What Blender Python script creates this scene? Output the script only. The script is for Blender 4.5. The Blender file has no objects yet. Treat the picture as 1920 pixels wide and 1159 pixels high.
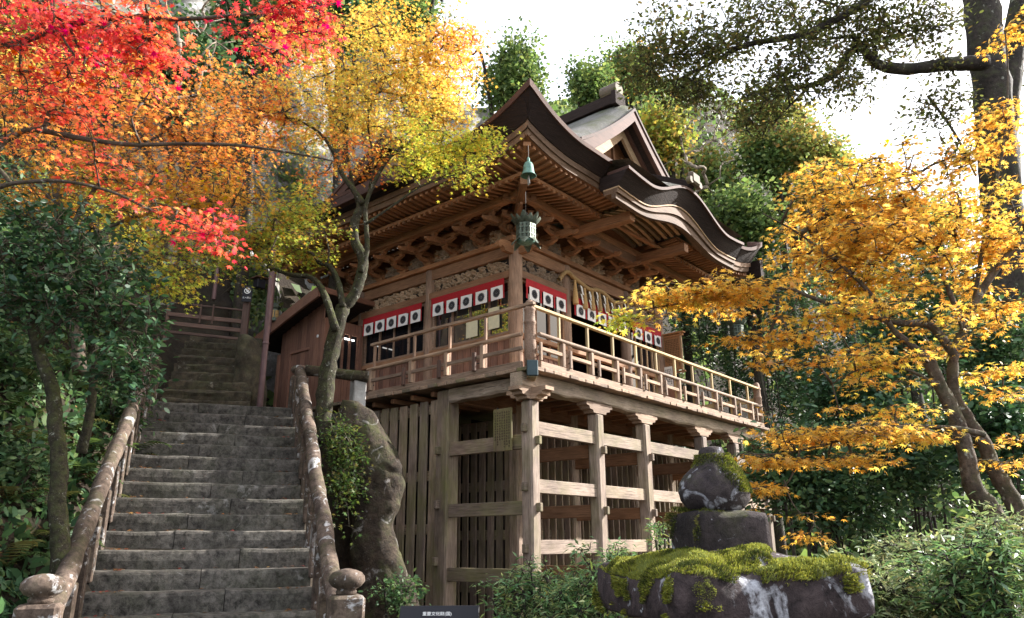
import bpy, bmesh, math, random
import numpy as np
from mathutils import Vector, Matrix, noise

random.seed(7)
rng = np.random.default_rng(7)
R = math.radians
scene = bpy.context.scene
COL = scene.collection

# ------------------------------------------------------------------ camera (eye at the origin, z = 0 is eye level)
FPX, PITCH, ROLL, IW, IH = 1418.46, 0.2994, 0.0059, 1920.0, 1159.0
cam_d = bpy.data.cameras.new('camera')
cam = bpy.data.objects.new('camera', cam_d)
COL.objects.link(cam)
cam_d.sensor_width = 36.0
cam_d.lens = 36.0 * FPX / IW
cam_d.clip_start, cam_d.clip_end = 0.05, 2000
_f = Vector((0, math.cos(PITCH), math.sin(PITCH)))
_u = Vector((0, -math.sin(PITCH), math.cos(PITCH)))
_r = Vector((1, 0, 0))
_R = _r * math.cos(ROLL) - _u * math.sin(ROLL)
_U = _r * math.sin(ROLL) + _u * math.cos(ROLL)
m = Matrix((_R, _U, -_f)).transposed().to_4x4()
cam.matrix_world = m
scene.camera = cam

# ------------------------------------------------------------------ sky, sun, exposure
SUN_AZ, SUN_EL = 68.0, 32.0          # degrees right of the view axis, above the horizon
world = bpy.data.worlds.new('World')
scene.world = world
world.use_nodes = True
wn = world.node_tree.nodes
wl = world.node_tree.links
bg = wn['Background']
sky = wn.new('ShaderNodeTexSky')
sky.sky_type = 'NISHITA'
sky.sun_disc = False
sky.sun_elevation = R(SUN_EL)
sky.sun_rotation = R(SUN_AZ)
sky.air_density, sky.dust_density, sky.ozone_density = 1.0, 4.0, 1.0
wmix = wn.new('ShaderNodeMix')
wmix.data_type = 'RGBA'
wmix.inputs['Factor'].default_value = 0.5
wmix.inputs['B'].default_value = (6.8, 6.9, 7.1, 1)   # thin bright autumn haze over the whole sky
wl.new(sky.outputs['Color'], wmix.inputs['A'])
wl.new(wmix.outputs['Result'], bg.inputs['Color'])
bg.inputs['Strength'].default_value = 0.14
sun_d = bpy.data.lights.new('sun', 'SUN')
sun_d.energy = 5.0
sun_d.angle = R(0.6)
sun_d.color = (1.0, 0.96, 0.91)
sun = bpy.data.objects.new('sun', sun_d)
COL.objects.link(sun)
SUN = Vector((math.sin(R(SUN_AZ)) * math.cos(R(SUN_EL)), math.cos(R(SUN_AZ)) * math.cos(R(SUN_EL)), math.sin(R(SUN_EL))))
sun.rotation_euler = SUN.to_track_quat('Z', 'Y').to_euler()
sun.location = (30, 15, 30)
scene.view_settings.view_transform = 'Standard'
scene.view_settings.look = 'None'
scene.view_settings.gamma = 1.0
scene.view_settings.use_curve_mapping = False
scene.view_settings.exposure = 1.58
scene.render.engine = 'CYCLES'
scene.cycles.max_bounces = 6
scene.cycles.diffuse_bounces = 3
scene.cycles.glossy_bounces = 3
scene.cycles.transmission_bounces = 4
scene.cycles.transparent_max_bounces = 6
scene.cycles.use_denoising = True
scene.cycles.sample_clamp_indirect = 6.0

# ------------------------------------------------------------------ helpers
def W(px, py, d):
    """world point seen at photo pixel (px, py) standing d metres ahead"""
    dx, dy = px - IW / 2, py - IH / 2
    cr, sr = math.cos(ROLL), math.sin(ROLL)
    x, y = cr * dx - sr * dy, sr * dx + cr * dy
    r = Vector((x / FPX, math.cos(PITCH) + y / FPX * math.sin(PITCH), math.sin(PITCH) - y / FPX * math.cos(PITCH)))
    return r * (d / r.y)

def project(P):
    P = np.asarray(P, float)
    c, s = math.cos(PITCH), math.sin(PITCH)
    fw = P[:, 1] * c + P[:, 2] * s
    up = -P[:, 1] * s + P[:, 2] * c
    fw = np.maximum(fw, 1e-3)
    x, y = P[:, 0] / fw * FPX, -up / fw * FPX
    cr, sr = math.cos(ROLL), math.sin(ROLL)
    return IW / 2 + cr * x + sr * y, IH / 2 - sr * x + cr * y, fw

def tag(o, label=None, cat=None, group=None, kind=None):
    if label: o['label'] = label
    if cat: o['category'] = cat
    if group: o['group'] = group
    if kind: o['kind'] = kind
    return o

def empty(name, loc=(0, 0, 0), rz=0.0):
    o = bpy.data.objects.new(name, None)
    o.location = loc
    o.rotation_euler = (0, 0, rz)
    o.empty_display_size = 0.2
    COL.objects.link(o)
    return o

def put(name, mesh, parent=None, mat=None, matrix=None, loc=None):
    o = bpy.data.objects.new(name, mesh)
    if mat is not None and not mesh.materials:
        mesh.materials.append(mat)
    COL.objects.link(o)
    if parent is not None: o.parent = parent
    if matrix is not None: o.matrix_basis = matrix
    elif loc is not None: o.location = loc
    return o

def mesh_from(name, verts, faces, smooth=False):
    me = bpy.data.meshes.new(name)
    me.from_pydata([tuple(v) for v in verts], [], faces)
    me.update()
    if smooth: me.polygons.foreach_set('use_smooth', [True] * len(me.polygons))
    return me

def fast_mesh(name, V, F, smooth=False):
    """numpy verts (n,3), faces (m,k) all of the same size"""
    me = bpy.data.meshes.new(name)
    V = np.asarray(V, np.float32); F = np.asarray(F, np.int32)
    me.vertices.add(len(V)); me.vertices.foreach_set('co', V.ravel())
    me.loops.add(F.size); me.loops.foreach_set('vertex_index', F.ravel())
    me.polygons.add(len(F))
    me.polygons.foreach_set('loop_start', np.arange(0, F.size, F.shape[1], dtype=np.int32))
    if smooth: me.polygons.foreach_set('use_smooth', np.ones(len(F), bool))
    me.update(calc_edges=True)
    return me

_boxes = {}
def box_mesh(lx, ly, lz, b=0.008, mat=None):
    k = (round(lx, 3), round(ly, 3), round(lz, 3), b, mat.name if mat else '')
    if k not in _boxes:
        bm = bmesh.new()
        bmesh.ops.create_cube(bm, size=1.0)
        bmesh.ops.scale(bm, vec=(lx, ly, lz), verts=bm.verts)
        if b > 0:
            bmesh.ops.bevel(bm, geom=list(bm.edges), offset=min(b, 0.3 * min(lx, ly, lz)), segments=1, affect='EDGES')
        me = bpy.data.meshes.new('box'); bm.to_mesh(me); bm.free()
        if mat: me.materials.append(mat)
        _boxes[k] = me
    return _boxes[k]

def frame(p0, p1):
    """matrix at the middle of p0-p1, x along the run, z as near to up as it goes"""
    p0, p1 = Vector(p0), Vector(p1)
    x = (p1 - p0).normalized()
    ref = Vector((0, 0, 1)) if abs(x.z) < 0.95 else Vector((0, 1, 0))
    y = ref.cross(x).normalized()
    z = x.cross(y)
    M = Matrix((x, y, z)).transposed().to_4x4()
    M.translation = (p0 + p1) / 2
    return M

def beam(name, p0, p1, w, h, mat, parent, b=0.008, roll=0.0):
    L = (Vector(p1) - Vector(p0)).length
    M = frame(p0, p1)
    if roll: M = M @ Matrix.Rotation(roll, 4, 'X')
    return put(name, box_mesh(L, w, h, b, mat), parent, None, M)

_cyl = {}
def cyl_mesh(L, r0, r1, n, mat):
    k = (round(L, 3), round(r0, 3), round(r1, 3), n, mat.name)
    if k not in _cyl:
        V, F = [], []
        rings = [(-L / 2, r0 * .93), (-L / 2 + .015, r0), (L / 2 - .015, r1), (L / 2, r1 * .93)]
        for x, r in rings:
            for i in range(n):
                a = 2 * math.pi * i / n
                V.append((x, r * math.cos(a), r * math.sin(a)))
        for j in range(3):
            for i in range(n):
                F.append((j * n + i, j * n + (i + 1) % n, (j + 1) * n + (i + 1) % n, (j + 1) * n + i))
        F.append(tuple(range(n))[::-1]); F.append(tuple(range(3 * n, 4 * n)))
        me = mesh_from('round', V, F)
        me.polygons.foreach_set('use_smooth', [len(p.vertices) == 4 for p in me.polygons])
        me.materials.append(mat)
        _cyl[k] = me
    return _cyl[k]

def pole(name, p0, p1, r, mat, parent, n=14, r1=None):
    L = (Vector(p1) - Vector(p0)).length
    return put(name, cyl_mesh(L, r, r if r1 is None else r1, n, mat), parent, None, frame(p0, p1))

def lathe(name, prof, n, mat, parent=None, loc=(0, 0, 0), sq=None, smooth=True):
    V, F = [], []
    for r, z in prof:
        for i in range(n):
            a = 2 * math.pi * (i + .5) / n
            V.append((r * math.cos(a), r * math.sin(a), z))
    for j in range(len(prof) - 1):
        for i in range(n):
            F.append((j * n + i, j * n + (i + 1) % n, (j + 1) * n + (i + 1) % n, (j + 1) * n + i))
    F.append(tuple(range(n))[::-1]); F.append(tuple(range((len(prof) - 1) * n, len(prof) * n)))
    me = mesh_from(name, V, F, smooth)
    return put(name, me, parent, mat, loc=loc)

def tube_arrays(pts, radii, n=8, wob=0.0, seed=0.0):
    pts = [Vector(p) for p in pts]
    V, F = [], []
    px = None
    for k, p in enumerate(pts):
        t = (pts[min(k + 1, len(pts) - 1)] - pts[max(k - 1, 0)]).normalized()
        if px is None:
            ref = Vector((0, 0, 1)) if abs(t.z) < .9 else Vector((1, 0, 0))
            px = t.cross(ref).normalized()
        px = (px - t * px.dot(t)).normalized()
        py = t.cross(px)
        for i in range(n):
            a = 2 * math.pi * i / n
            d = px * math.cos(a) + py * math.sin(a)
            r = radii[k]
            if wob: r *= 1 + wob * noise.noise((p + d * r * 1.3) * (0.8 / max(r, .02)) + Vector((seed, 0, 0)))
            V.append(p + d * r)
    for j in range(len(pts) - 1):
        for i in range(n):
            F.append((j * n + i, j * n + (i + 1) % n, (j + 1) * n + (i + 1) % n, (j + 1) * n + i))
    F.append(tuple(range(n))[::-1]); F.append(tuple(range((len(pts) - 1) * n, len(pts) * n)))
    return V, F

def spline(pts, k=6):
    """Catmull-Rom through pts (tuples of any length)"""
    P = [np.array(p, float) for p in pts]
    P = [2 * P[0] - P[1]] + P + [2 * P[-1] - P[-2]]
    out = []
    for i in range(1, len(P) - 2):
        for j in range(k):
            t = j / k
            out.append(.5 * (2 * P[i] + (P[i + 1] - P[i - 1]) * t + (2 * P[i - 1] - 5 * P[i] + 4 * P[i + 1] - P[i + 2]) * t * t
                             + (-P[i - 1] + 3 * P[i] - 3 * P[i + 1] + P[i + 2]) * t ** 3))
    out.append(P[-2])
    return out

def tube(name, pts, radii, mat, parent=None, n=8, wob=0.0, k=5, smooth=True):
    S = spline([tuple(p) + (r,) for p, r in zip(pts, radii)], k)
    V, F = tube_arrays([s[:3] for s in S], [s[3] for s in S], n, wob, random.random() * 50)
    return put(name, mesh_from(name, V, F, smooth), parent, mat)

class MB:
    """collects raw shapes into one mesh"""
    def __init__(s): s.V, s.F = [], []
    def add(s, V, F):
        o = len(s.V); s.V += [tuple(v) for v in V]; s.F += [tuple(i + o for i in f) for f in F]
    def box(s, c, d, M=None, top=1.0):
        x, y, z = d[0] / 2, d[1] / 2, d[2] / 2
        V = [(-x * (top if k else 1), -y * (top if k else 1), (z if k else -z)) for k in (0, 1)]
        V = []
        for k in (-1, 1):
            q = top if k < 0 else 1.0     # top < 1 narrows the underside (bearing blocks)
            V += [Vector((-x * q, -y * q, k * z)), Vector((x * q, -y * q, k * z)), Vector((x * q, y * q, k * z)), Vector((-x * q, y * q, k * z))]
        V = [v + Vector(c) for v in V]
        if M: V = [M @ v for v in V]
        s.add(V, [(3, 2, 1, 0), (4, 5, 6, 7), (0, 1, 5, 4), (1, 2, 6, 5), (2, 3, 7, 6), (3, 0, 4, 7)])
    def build(s, name, mat, parent=None, smooth=False, **k):
        return put(name, mesh_from(name, s.V, s.F, smooth), parent, mat, **k)

# ------------------------------------------------------------------ materials
class NT:
    def __init__(s, name):
        s.m = bpy.data.materials.new(name); s.m.use_nodes = True
        s.t = s.m.node_tree; s.b = s.t.nodes['Principled BSDF']; s.out = s.t.nodes['Material Output']
    def n(s, typ, **kw):
        nd = s.t.nodes.new('ShaderNode' + typ)
        for k, v in kw.items():
            if k in nd.inputs: s.set(nd.inputs[k], v)
            else: setattr(nd, k, v)
        return nd
    def set(s, inp, v):
        if hasattr(v, 'is_output') or isinstance(v, bpy.types.NodeSocket): s.t.links.new(v, inp)
        else: inp.default_value = v
    def coords(s, kind='Object', scale=(1, 1, 1), shift=True):
        tc = s.n('TexCoord')
        v = tc.outputs[kind]
        if shift:
            oi = s.n('ObjectInfo')
            mul = s.n('Math', operation='MULTIPLY'); s.set(mul.inputs[0], oi.outputs['Random']); mul.inputs[1].default_value = 37.0
            add = s.n('VectorMath', operation='ADD'); s.set(add.inputs[0], v); s.set(add.inputs[1], mul.outputs[0]); v = add.outputs[0]
        mp = s.n('Mapping'); s.set(mp.inputs['Vector'], v); mp.inputs['Scale'].default_value = scale
        return mp.outputs[0]
    def noise(s, vec, scale, detail=5, rough=.6, dist=0.0):
        nd = s.n('TexNoise'); s.set(nd.inputs['Vector'], vec)
        nd.inputs['Scale'].default_value = scale; nd.inputs['Detail'].default_value = detail
        nd.inputs['Roughness'].default_value = rough; nd.inputs['Distortion'].default_value = dist
        return nd.outputs['Fac']
    def ramp(s, fac, stops):
        r = s.n('ValToRGB'); s.set(r.inputs['Fac'], fac)
        e = r.color_ramp.elements
        while len(e) < len(stops): e.new(0.5)
        for el, (p, c) in zip(e, stops):
            el.position = p
            el.color = (c, c, c, 1) if isinstance(c, (int, float)) else tuple(c) + (1,)
        return r.outputs['Color']
    def mix(s, fac, a, b, blend='MIX'):
        m = s.n('Mix', data_type='RGBA', blend_type=blend)
        s.set(m.inputs['Factor'], fac)
        for k, v in (('A', a), ('B', b)):
            s.set(m.inputs[k], tuple(v) + (1,) if isinstance(v, (tuple, list)) else v)
        return m.outputs['Result']
    def math(s, op, a, b):
        m = s.n('Math', operation=op); s.set(m.inputs[0], a); s.set(m.inputs[1], b); return m.outputs[0]
    def upness(s, lo=.2, hi=.8):
        g = s.n('NewGeometry'); sp = s.n('SeparateXYZ'); s.set(sp.inputs[0], g.outputs['Normal'])
        mr = s.n('MapRange'); s.set(mr.inputs['Value'], sp.outputs['Z']); mr.inputs['From Min'].default_value = lo; mr.inputs['From Max'].default_value = hi
        return mr.outputs[0]
    def finish(s, col, rough=.7, bump=None, strength=.3, dist=.02, spec=.3):
        s.set(s.b.inputs['Base Color'], col)
        s.set(s.b.inputs['Roughness'], rough)
        s.b.inputs['Specular IOR Level'].default_value = spec
        if bump is not None:
            bp = s.n('Bump'); s.set(bp.inputs['Height'], bump); bp.inputs['Strength'].default_value = strength; bp.inputs['Distance'].default_value = dist
            s.t.links.new(bp.outputs[0], s.b.inputs['Normal'])
        return s.m

def wood(name, dark, light, moss=0.0, stain=0.5, mosscol=(.16, .17, .04), rough=.75, grain=1.0):
    s = NT(name)
    v = s.coords('Object', (1.1 * grain, 16 * grain, 16 * grain))
    g1 = s.noise(v, 3.0, 8, .65, .4)
    v2 = s.coords('Object', (1, 2.2, 2.2))
    g2 = s.noise(v2, 1.6, 6, .6)
    col = s.ramp(g1, [(.28, dark), (.5, [(a * .45 + b * .55) for a, b in zip(dark, light)]), (.72, light)])
    oi = s.n('ObjectInfo')
    tone = s.ramp(oi.outputs['Random'], [(0, (.60, .60, .62)), (.35, (.9, .88, .86)), (.7, (1, .98, .95)), (1, (1.15, 1.08, 1.0))])
    col = s.mix(1.0, col, tone, 'MULTIPLY')
    st = s.ramp(g2, [(.38, .0), (.68, 1.0)])
    col = s.mix(s.math('MULTIPLY', st, stain), col, [c * .42 for c in dark])
    cr = s.ramp(s.noise(s.coords('Object', (.5, 30, 30)), 3.2, 3, .5), [(.60, 0.), (.64, 1.)])
    col = s.mix(s.math('MULTIPLY', cr, .75), col, [c * .25 for c in dark])
    if moss:
        mv = s.coords('Object', (.7, 1.4, 1.4))
        mf = s.ramp(s.noise(mv, 1.7, 5, .65), [(.5 - .12 * moss, 0.), (.68, 1.)])
        col = s.mix(s.math('MULTIPLY', mf, min(1, .7 * moss)), col, mosscol)
    return s.finish(col, rough, g1, .35, .012)

def stone(name, dark, light, lichen=0.0, moss=0.0, scale=1.0, mosscol=(.085, .10, .018), lich=(.62, .62, .66), bump=.6, green=0.0, dist=.025, fine=6, big=.75):
    s = NT(name)
    v = s.coords('Object', (scale, scale, scale))
    a = s.noise(v, fine, 9, .75, .3); b = s.noise(v, 1.7, 6, .6)
    col = s.ramp(a, [(.36, dark), (.64, light)])
    col = s.mix(s.ramp(b, [(.35, 0.), (.7, big)]), col, [c * .38 for c in dark])
    if green:
        col = s.mix(s.math('MULTIPLY', s.ramp(s.noise(v, 2.6, 5, .6), [(.45, 0.), (.65, 1.)]), green), col, (.07, .085, .035))
    if lichen:
        l = s.noise(v, 3.1, 7, .62, .9)
        f = s.ramp(l, [(.64 - .1 * lichen, 0.), (.68 - .1 * lichen, .45), (.76 - .1 * lichen, .9)])
        sp = s.ramp(s.noise(v, 26, 3, .6), [(.34, .25), (.5, 1.)])
        col = s.mix(s.math('MULTIPLY', f, sp), col, lich)
        l2 = s.ramp(s.noise(v, 17, 3, .5), [(.67, 0.), (.71, .75)])
        col = s.mix(s.math('MULTIPLY', l2, lichen), col, [c * .8 for c in lich])
    if moss:
        f = s.ramp(s.noise(v, 2.6, 7, .7), [(.52 - .2 * moss, 0.), (.62 - .1 * moss, 1.)])
        f = s.math('MULTIPLY', s.math('MULTIPLY', f, s.upness(-.15, .55)), min(1., moss * 1.7))
        col = s.mix(f, col, mosscol)
    h = s.math('ADD', a, s.math('MULTIPLY', b, 1.5))
    return s.finish(col, .88, h, bump, dist, .25)

def plain(name, col, rough=.6, metal=0.0, var=.0, scale=8, spec=.4, bump=0.0):
    s = NT(name)
    c = col
    h = None
    if var:
        f = s.noise(s.coords('Object'), scale, 6, .65)
        c = s.ramp(f, [(.3, [x * (1 - var) for x in col]), (.7, [min(1, x * (1 + var)) for x in col])])
        h = f if bump else None
    else:
        c = tuple(col) + (1,)
    s.b.inputs['Metallic'].default_value = metal
    return s.finish(c, rough, h, bump, .01, spec)

def leaf_mat(name, trans=.5, gloss=.0, rough=.4):
    s = NT(name)
    at = s.n('Attribute', attribute_name='col')
    c = at.outputs['Color']
    s.set(s.b.inputs['Base Color'], c)
    s.b.inputs['Roughness'].default_value = rough
    s.b.inputs['Specular IOR Level'].default_value = .15 + gloss
    tr = s.n('BsdfTranslucent'); s.set(tr.inputs['Color'], s.mix(1.0, c, (1.18, 1.14, .95), 'MULTIPLY'))
    mx = s.n('MixShader'); mx.inputs[0].default_value = trans
    s.t.links.new(s.b.outputs[0], mx.inputs[1]); s.t.links.new(tr.outputs[0], mx.inputs[2])
    s.t.links.new(mx.outputs[0], s.out.inputs['Surface'])
    return s.m

M = {}
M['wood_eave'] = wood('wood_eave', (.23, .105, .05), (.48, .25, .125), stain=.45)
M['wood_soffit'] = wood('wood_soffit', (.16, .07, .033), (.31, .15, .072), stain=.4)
M['wood_wall'] = wood('wood_wall', (.21, .105, .055), (.40, .225, .13), stain=.5)
M['wood_col'] = wood('wood_col', (.21, .13, .09), (.42, .29, .21), stain=.55)
M['wood_post'] = wood('wood_post', (.18, .13, .10), (.49, .395, .33), moss=.5, stain=.6)
M['wood_old'] = wood('wood_old', (.125, .09, .068), (.31, .24, .19), moss=.7, stain=.6)
M['wood_slat'] = wood('wood_slat', (.16, .115, .09), (.41, .32, .26), moss=.7, stain=.6)
M['wood_rail'] = wood('wood_rail', (.20, .13, .088), (.48, .35, .255), stain=.5)
M['wood_new'] = wood('wood_new', (.40, .29, .13), (.62, .48, .27), stain=.15, grain=.8)
M['wood_hut'] = wood('wood_hut', (.16, .08, .055), (.29, .155, .11), stain=.35)
M['wood_carved'] = wood('wood_carved', (.24, .155, .095), (.55, .41, .28), stain=.2)
M['wood_board'] = wood('wood_board', (.12, .09, .055), (.22, .17, .10), moss=.8, stain=.4)
M['wood_sign'] = wood('wood_sign', (.33, .16, .07), (.5, .27, .13), stain=.2)
M['wood_pale'] = wood('wood_pale', (.36, .23, .13), (.60, .43, .27), stain=.25)
M['wood_fascia'] = wood('wood_fascia', (.12, .07, .042), (.27, .17, .11), stain=.5)
M['wood_gate'] = wood('wood_gate', (.085, .05, .04), (.17, .105, .08), stain=.4)
M['dark'] = plain('dark_boards_and_shade', (.018, .013, .010), .9, var=.4)  # near-black inner boards; also painted shade behind the slats and in the fire box
M['roof_edge'] = None
s = NT('roof_edge')
v = s.coords('Object', (1.2, 1.2, 26), shift=False)
g = s.noise(v, 3.0, 6, .7, .15)
s.finish(s.ramp(g, [(.3, (.010, .006, .005)), (.55, (.026, .015, .012)), (.8, (.055, .034, .027))]), .9, g, .7, .03)
M['roof_edge'] = s.m
M['roof_red'] = wood('roof_red', (.055, .026, .019), (.12, .058, .044), stain=.4)
s = NT('roof_bark')
v = s.coords('Object', (1, 1, 1), shift=False)
a = s.noise(v, 22, 8, .75); b = s.noise(v, 1.6, 6, .6)
c = s.ramp(a, [(.3, (.075, .072, .068)), (.7, (.27, .26, .245))])
c = s.mix(s.ramp(b, [(.42, 0.), (.68, .8)]), c, (.075, .085, .035))
M['roof_bark'] = s.finish(c, .95, a, 1.0, .05)
M['stair'] = stone('stair_stone', (.022, .020, .017), (.165, .15, .13), fine=11, big=.6, lichen=.1, moss=.0, scale=1.0, green=.15, lich=(.26, .25, .235))
M['stair_old'] = stone('stair_old', (.03, .025, .017), (.10, .08, .05), lichen=.2, moss=.06, scale=1.4, green=.18, lich=(.20, .18, .14))
M['rail_stone'] = stone('rail_stone', (.05, .034, .026), (.21, .155, .12), fine=9, big=.92, lichen=.62, moss=.08, scale=1.3, green=.12, lich=(.52, .52, .52))
M['lantern_stone'] = stone('lantern_stone', (.016, .012, .013), (.075, .058, .058), lichen=.6, moss=.2, scale=1.5, fine=10, lich=(.52, .53, .58), bump=.9)
M['boulder'] = stone('boulder_stone', (.022, .016, .011), (.095, .068, .048), fine=9, lichen=.25, moss=.2, scale=1.2, green=.25, lich=(.36, .34, .32), bump=1.0, dist=.05)
M['granite'] = stone('pale_granite', (.30, .29, .27), (.48, .47, .45), lichen=.1, scale=1.4, bump=.3)
M['cliff'] = stone('cliff_rock', (.16, .145, .13), (.46, .44, .42), lichen=.5, moss=.3, scale=.35, green=.45, lich=(.66, .66, .68), bump=1.0, dist=.12)
M['soil'] = stone('soil', (.018, .012, .008), (.05, .034, .021), moss=.0, scale=.6, green=.12, bump=1.0, dist=.06)
M['red_cloth'] = plain('red_cloth', (.36, .012, .018), .85, var=.25, scale=30)
M['white_cloth'] = plain('white_cloth', (.78, .76, .74), .85, var=.04, scale=20)
M['crest'] = plain('crest_black', (.045, .045, .052), .9)
M['iron'] = plain('iron', (.035, .028, .025), .6, .6, .3)
M['bronze'] = plain('verdigris', (.12, .23, .19), .65, .3, .4, 14, bump=.3)
M['bronze_dark'] = plain('bronze_dark', (.11, .135, .105), .55, .5, .5, 20, bump=.3)
M['capmetal'] = plain('cap_metal', (.035, .055, .06), .45, .5, .25, 6)
M['straw'] = wood('straw', (.40, .24, .09), (.62, .42, .19), stain=.1, grain=3)
M['paper'] = plain('paper', (.80, .78, .74), .8)
M['poster'] = plain('poster_paper', (.62, .58, .40), .8, var=.1)
M['sign_dark'] = plain('sign_dark', (.012, .012, .016), .6, spec=.25)
M['sign_ink'] = plain('sign_ink', (.06, .04, .025), .9)
M['sign_white'] = plain('sign_white', (.78, .78, .76), .6)
M['pipe'] = plain('pipe_brown', (.13, .075, .075), .5, .2, .25, 5)
s = NT('window_glass')
s.b.inputs['IOR'].default_value = 3.4
M['glass'] = s.finish((.012, .012, .014, 1), .02, None, spec=.5)
s = NT('dark_glass')
s.b.inputs['IOR'].default_value = 1.45
M['glass_dark'] = s.finish((.010, .010, .012, 1), .04, None, spec=.35)
s = NT('lamp_tube')
s.b.inputs['Emission Color'].default_value = (1, .97, .9, 1); s.b.inputs['Emission Strength'].default_value = 5.0
M['tube'] = s.m

# ------------------------------------------------------------------ terrain
ST_O = Vector((-3.25, 8.45, 0)); ST_D = Vector((-.359, .933, 0)); ST_R = Vector((.933, .359, 0))
RISE, RUN, Z0 = .216, .3485, -.70
def sm(a, b, x):
    t = np.clip((x - a) / (b - a), 0, 1); return t * t * (3 - 2 * t)
def stair_h(s):
    lo = np.clip(Z0 + RISE / RUN * (s + .1), -1.5, 2.28)
    return np.where(s > 5.9, np.clip(2.28 + .62 * (s - 5.9), 2.28, 5.5), lo)
_yu = 0.7008
def ground_z(x, y):
    x, y = np.asarray(x, float), np.asarray(y, float)
    dx, dy = x + 3.25, y - 8.45
    s = dx * -.359 + dy * .933
    r = dx * .933 + dy * .359
    hx, hy = x - .3241, y - 13.2
    u = hx * math.sin(_yu) + hy * math.cos(_yu)
    v = -hx * math.cos(_yu) + hy * math.sin(_yu)
    low = -1.55 + 3.8 * sm(6.0, 9.0, v)                                     # climbs behind the hall
    sh = stair_h(s) - .30
    left = stair_h(s) + .05 + np.clip(-r - 1.35, 0, 9) * .62 + .9 * sm(-1.5, -3.0, r) * sm(-3, 2, s)
    left = np.minimum(left, 7.5 + .05 * s)
    wl_ = (1 - sm(1.25, 1.6, r)) * (1 - sm(6.5, 7.5, s))
    land = sm(4.5, 5.0, s) * np.maximum(1 - sm(1.5, 2.3, r), sm(4.9, 6.2, v) * (1 - sm(1.0, 2.2, u)))
    right = low + (sh - low) * wl_
    right = np.maximum(right, low + (np.minimum(sh, 2.1) - low) * land)
    z = np.where(r < -1.36, left, np.where(r < 0, sh, right))
    z = z + 15 * sm(9.0, 16, v) * sm(-14, -5, u)                            # wooded hill behind
    z = z + 5.5 * sm(11.5, 22, u) * sm(-8, 0, v) + 6 * sm(22, 45, u)
    z = z + 12 * sm(30, 70, y)
    z = np.where(y < 4, np.minimum(z, -1.5 + .0 * z), z)
    return z
def terrain():
    xs = np.unique(np.concatenate([np.linspace(-120, -16, 14), np.linspace(-16, 22, 150), np.linspace(22, 140, 18)]))
    ys = np.unique(np.concatenate([np.linspace(-40, 3, 12), np.linspace(3, 32, 120), np.linspace(32, 160, 18)]))
    X, Y = np.meshgrid(xs, ys, indexing='ij')
    Z = ground_z(X, Y)
    N = np.array([[noise.fractal(Vector((a * .9, b * .9, 0)), 1.0, 2.0, 4) for b in ys] for a in xs])
    Z = Z + N * .10
    V = np.stack([X, Y, Z], -1).reshape(-1, 3)
    ny = len(ys)
    i, j = np.meshgrid(np.arange(len(xs) - 1), np.arange(ny - 1), indexing='ij')
    a = (i * ny + j).ravel()
    F = np.stack([a, a + ny, a + ny + 1, a + 1], 1)
    return tag(put('ground', fast_mesh('ground', V, F, True), None, M['soil']), 'leaf-strewn earth of the wooded hillside and shrine yard', 'ground', kind='structure')
terrain()
def cliff():
    n, m = 150, 90
    us = np.linspace(-13, 15, n); zs = np.linspace(1.0, 19.5, m)
    V = np.zeros((n, m, 3))
    c, s_ = math.cos(_yu), math.sin(_yu)
    for i, u in enumerate(us):
        for j, z in enumerate(zs):
            p = Vector((u * .30, z * .22, 0))
            d = 1.6 * noise.fractal(p, 1.0, 2.1, 6) + .5 * abs(noise.noise(Vector((u * .9, z * .35, 4))))
            v = 10.7 + .16 * (z - 2) - d - 1.2 * sm(6, 9, z) * .0
            V[i, j] = (.3241 + u * s_ - v * c, 13.2 + u * c + v * s_, z)
    i, j = np.meshgrid(np.arange(n - 1), np.arange(m - 1), indexing='ij')
    a = (i * m + j).ravel()
    F = np.stack([a, a + m, a + m + 1, a + 1], 1)
    return tag(put('cliff', fast_mesh('cliff', V.reshape(-1, 3), F, False), None, M['cliff']), 'pale grey limestone cliff face rising behind the shrine hall', 'cliff', kind='structure')
cliff()
# ------------------------------------------------------------------ the shrine hall (local x = along the right face, y = along the left face)
YAW_U = 0.7008
HALL_O = Vector((0.3241, 13.2, 0))
HALL_RZ = math.atan2(math.cos(YAW_U), math.sin(YAW_U))
HALL_M = Matrix.Translation(HALL_O) @ Matrix.Rotation(HALL_RZ, 4, 'Z')
def H(u, v, z): return HALL_M @ Vector((u, v, z))
hall = tag(empty('shrine_hall', HALL_O, HALL_RZ),
           'weathered timber shrine hall on tall posts with thick curved bark roof and veranda', 'shrine hall')

UP = [.125, 2.18, 3.98, 6.65, 8.46, 10.2]       # posts under the front veranda
GZ = -1.55
DECK = 2.97
# --- posts
for i, u in enumerate(UP):
    beam('post', (u, .125, GZ), (u, .125, 2.42), .25, .25, M['wood_post'], hall, b=.035)
beam('post', (.165, 2.22, GZ), (.165, 2.22, 2.86), .33, .33, M['wood_old'], hall, b=.03)
for u in (2.02, 3.98, 6.65, 8.46, 10.2):        # inner row
    beam('post', (u, 2.02, GZ), (u, 2.02, 2.86), .26, .26, M['wood_post'], hall, b=.03)
beam('post', (2.02, 4.73, GZ), (2.02, 4.73, 2.86), .26, .26, M['wood_old'], hall, b=.03)
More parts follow.
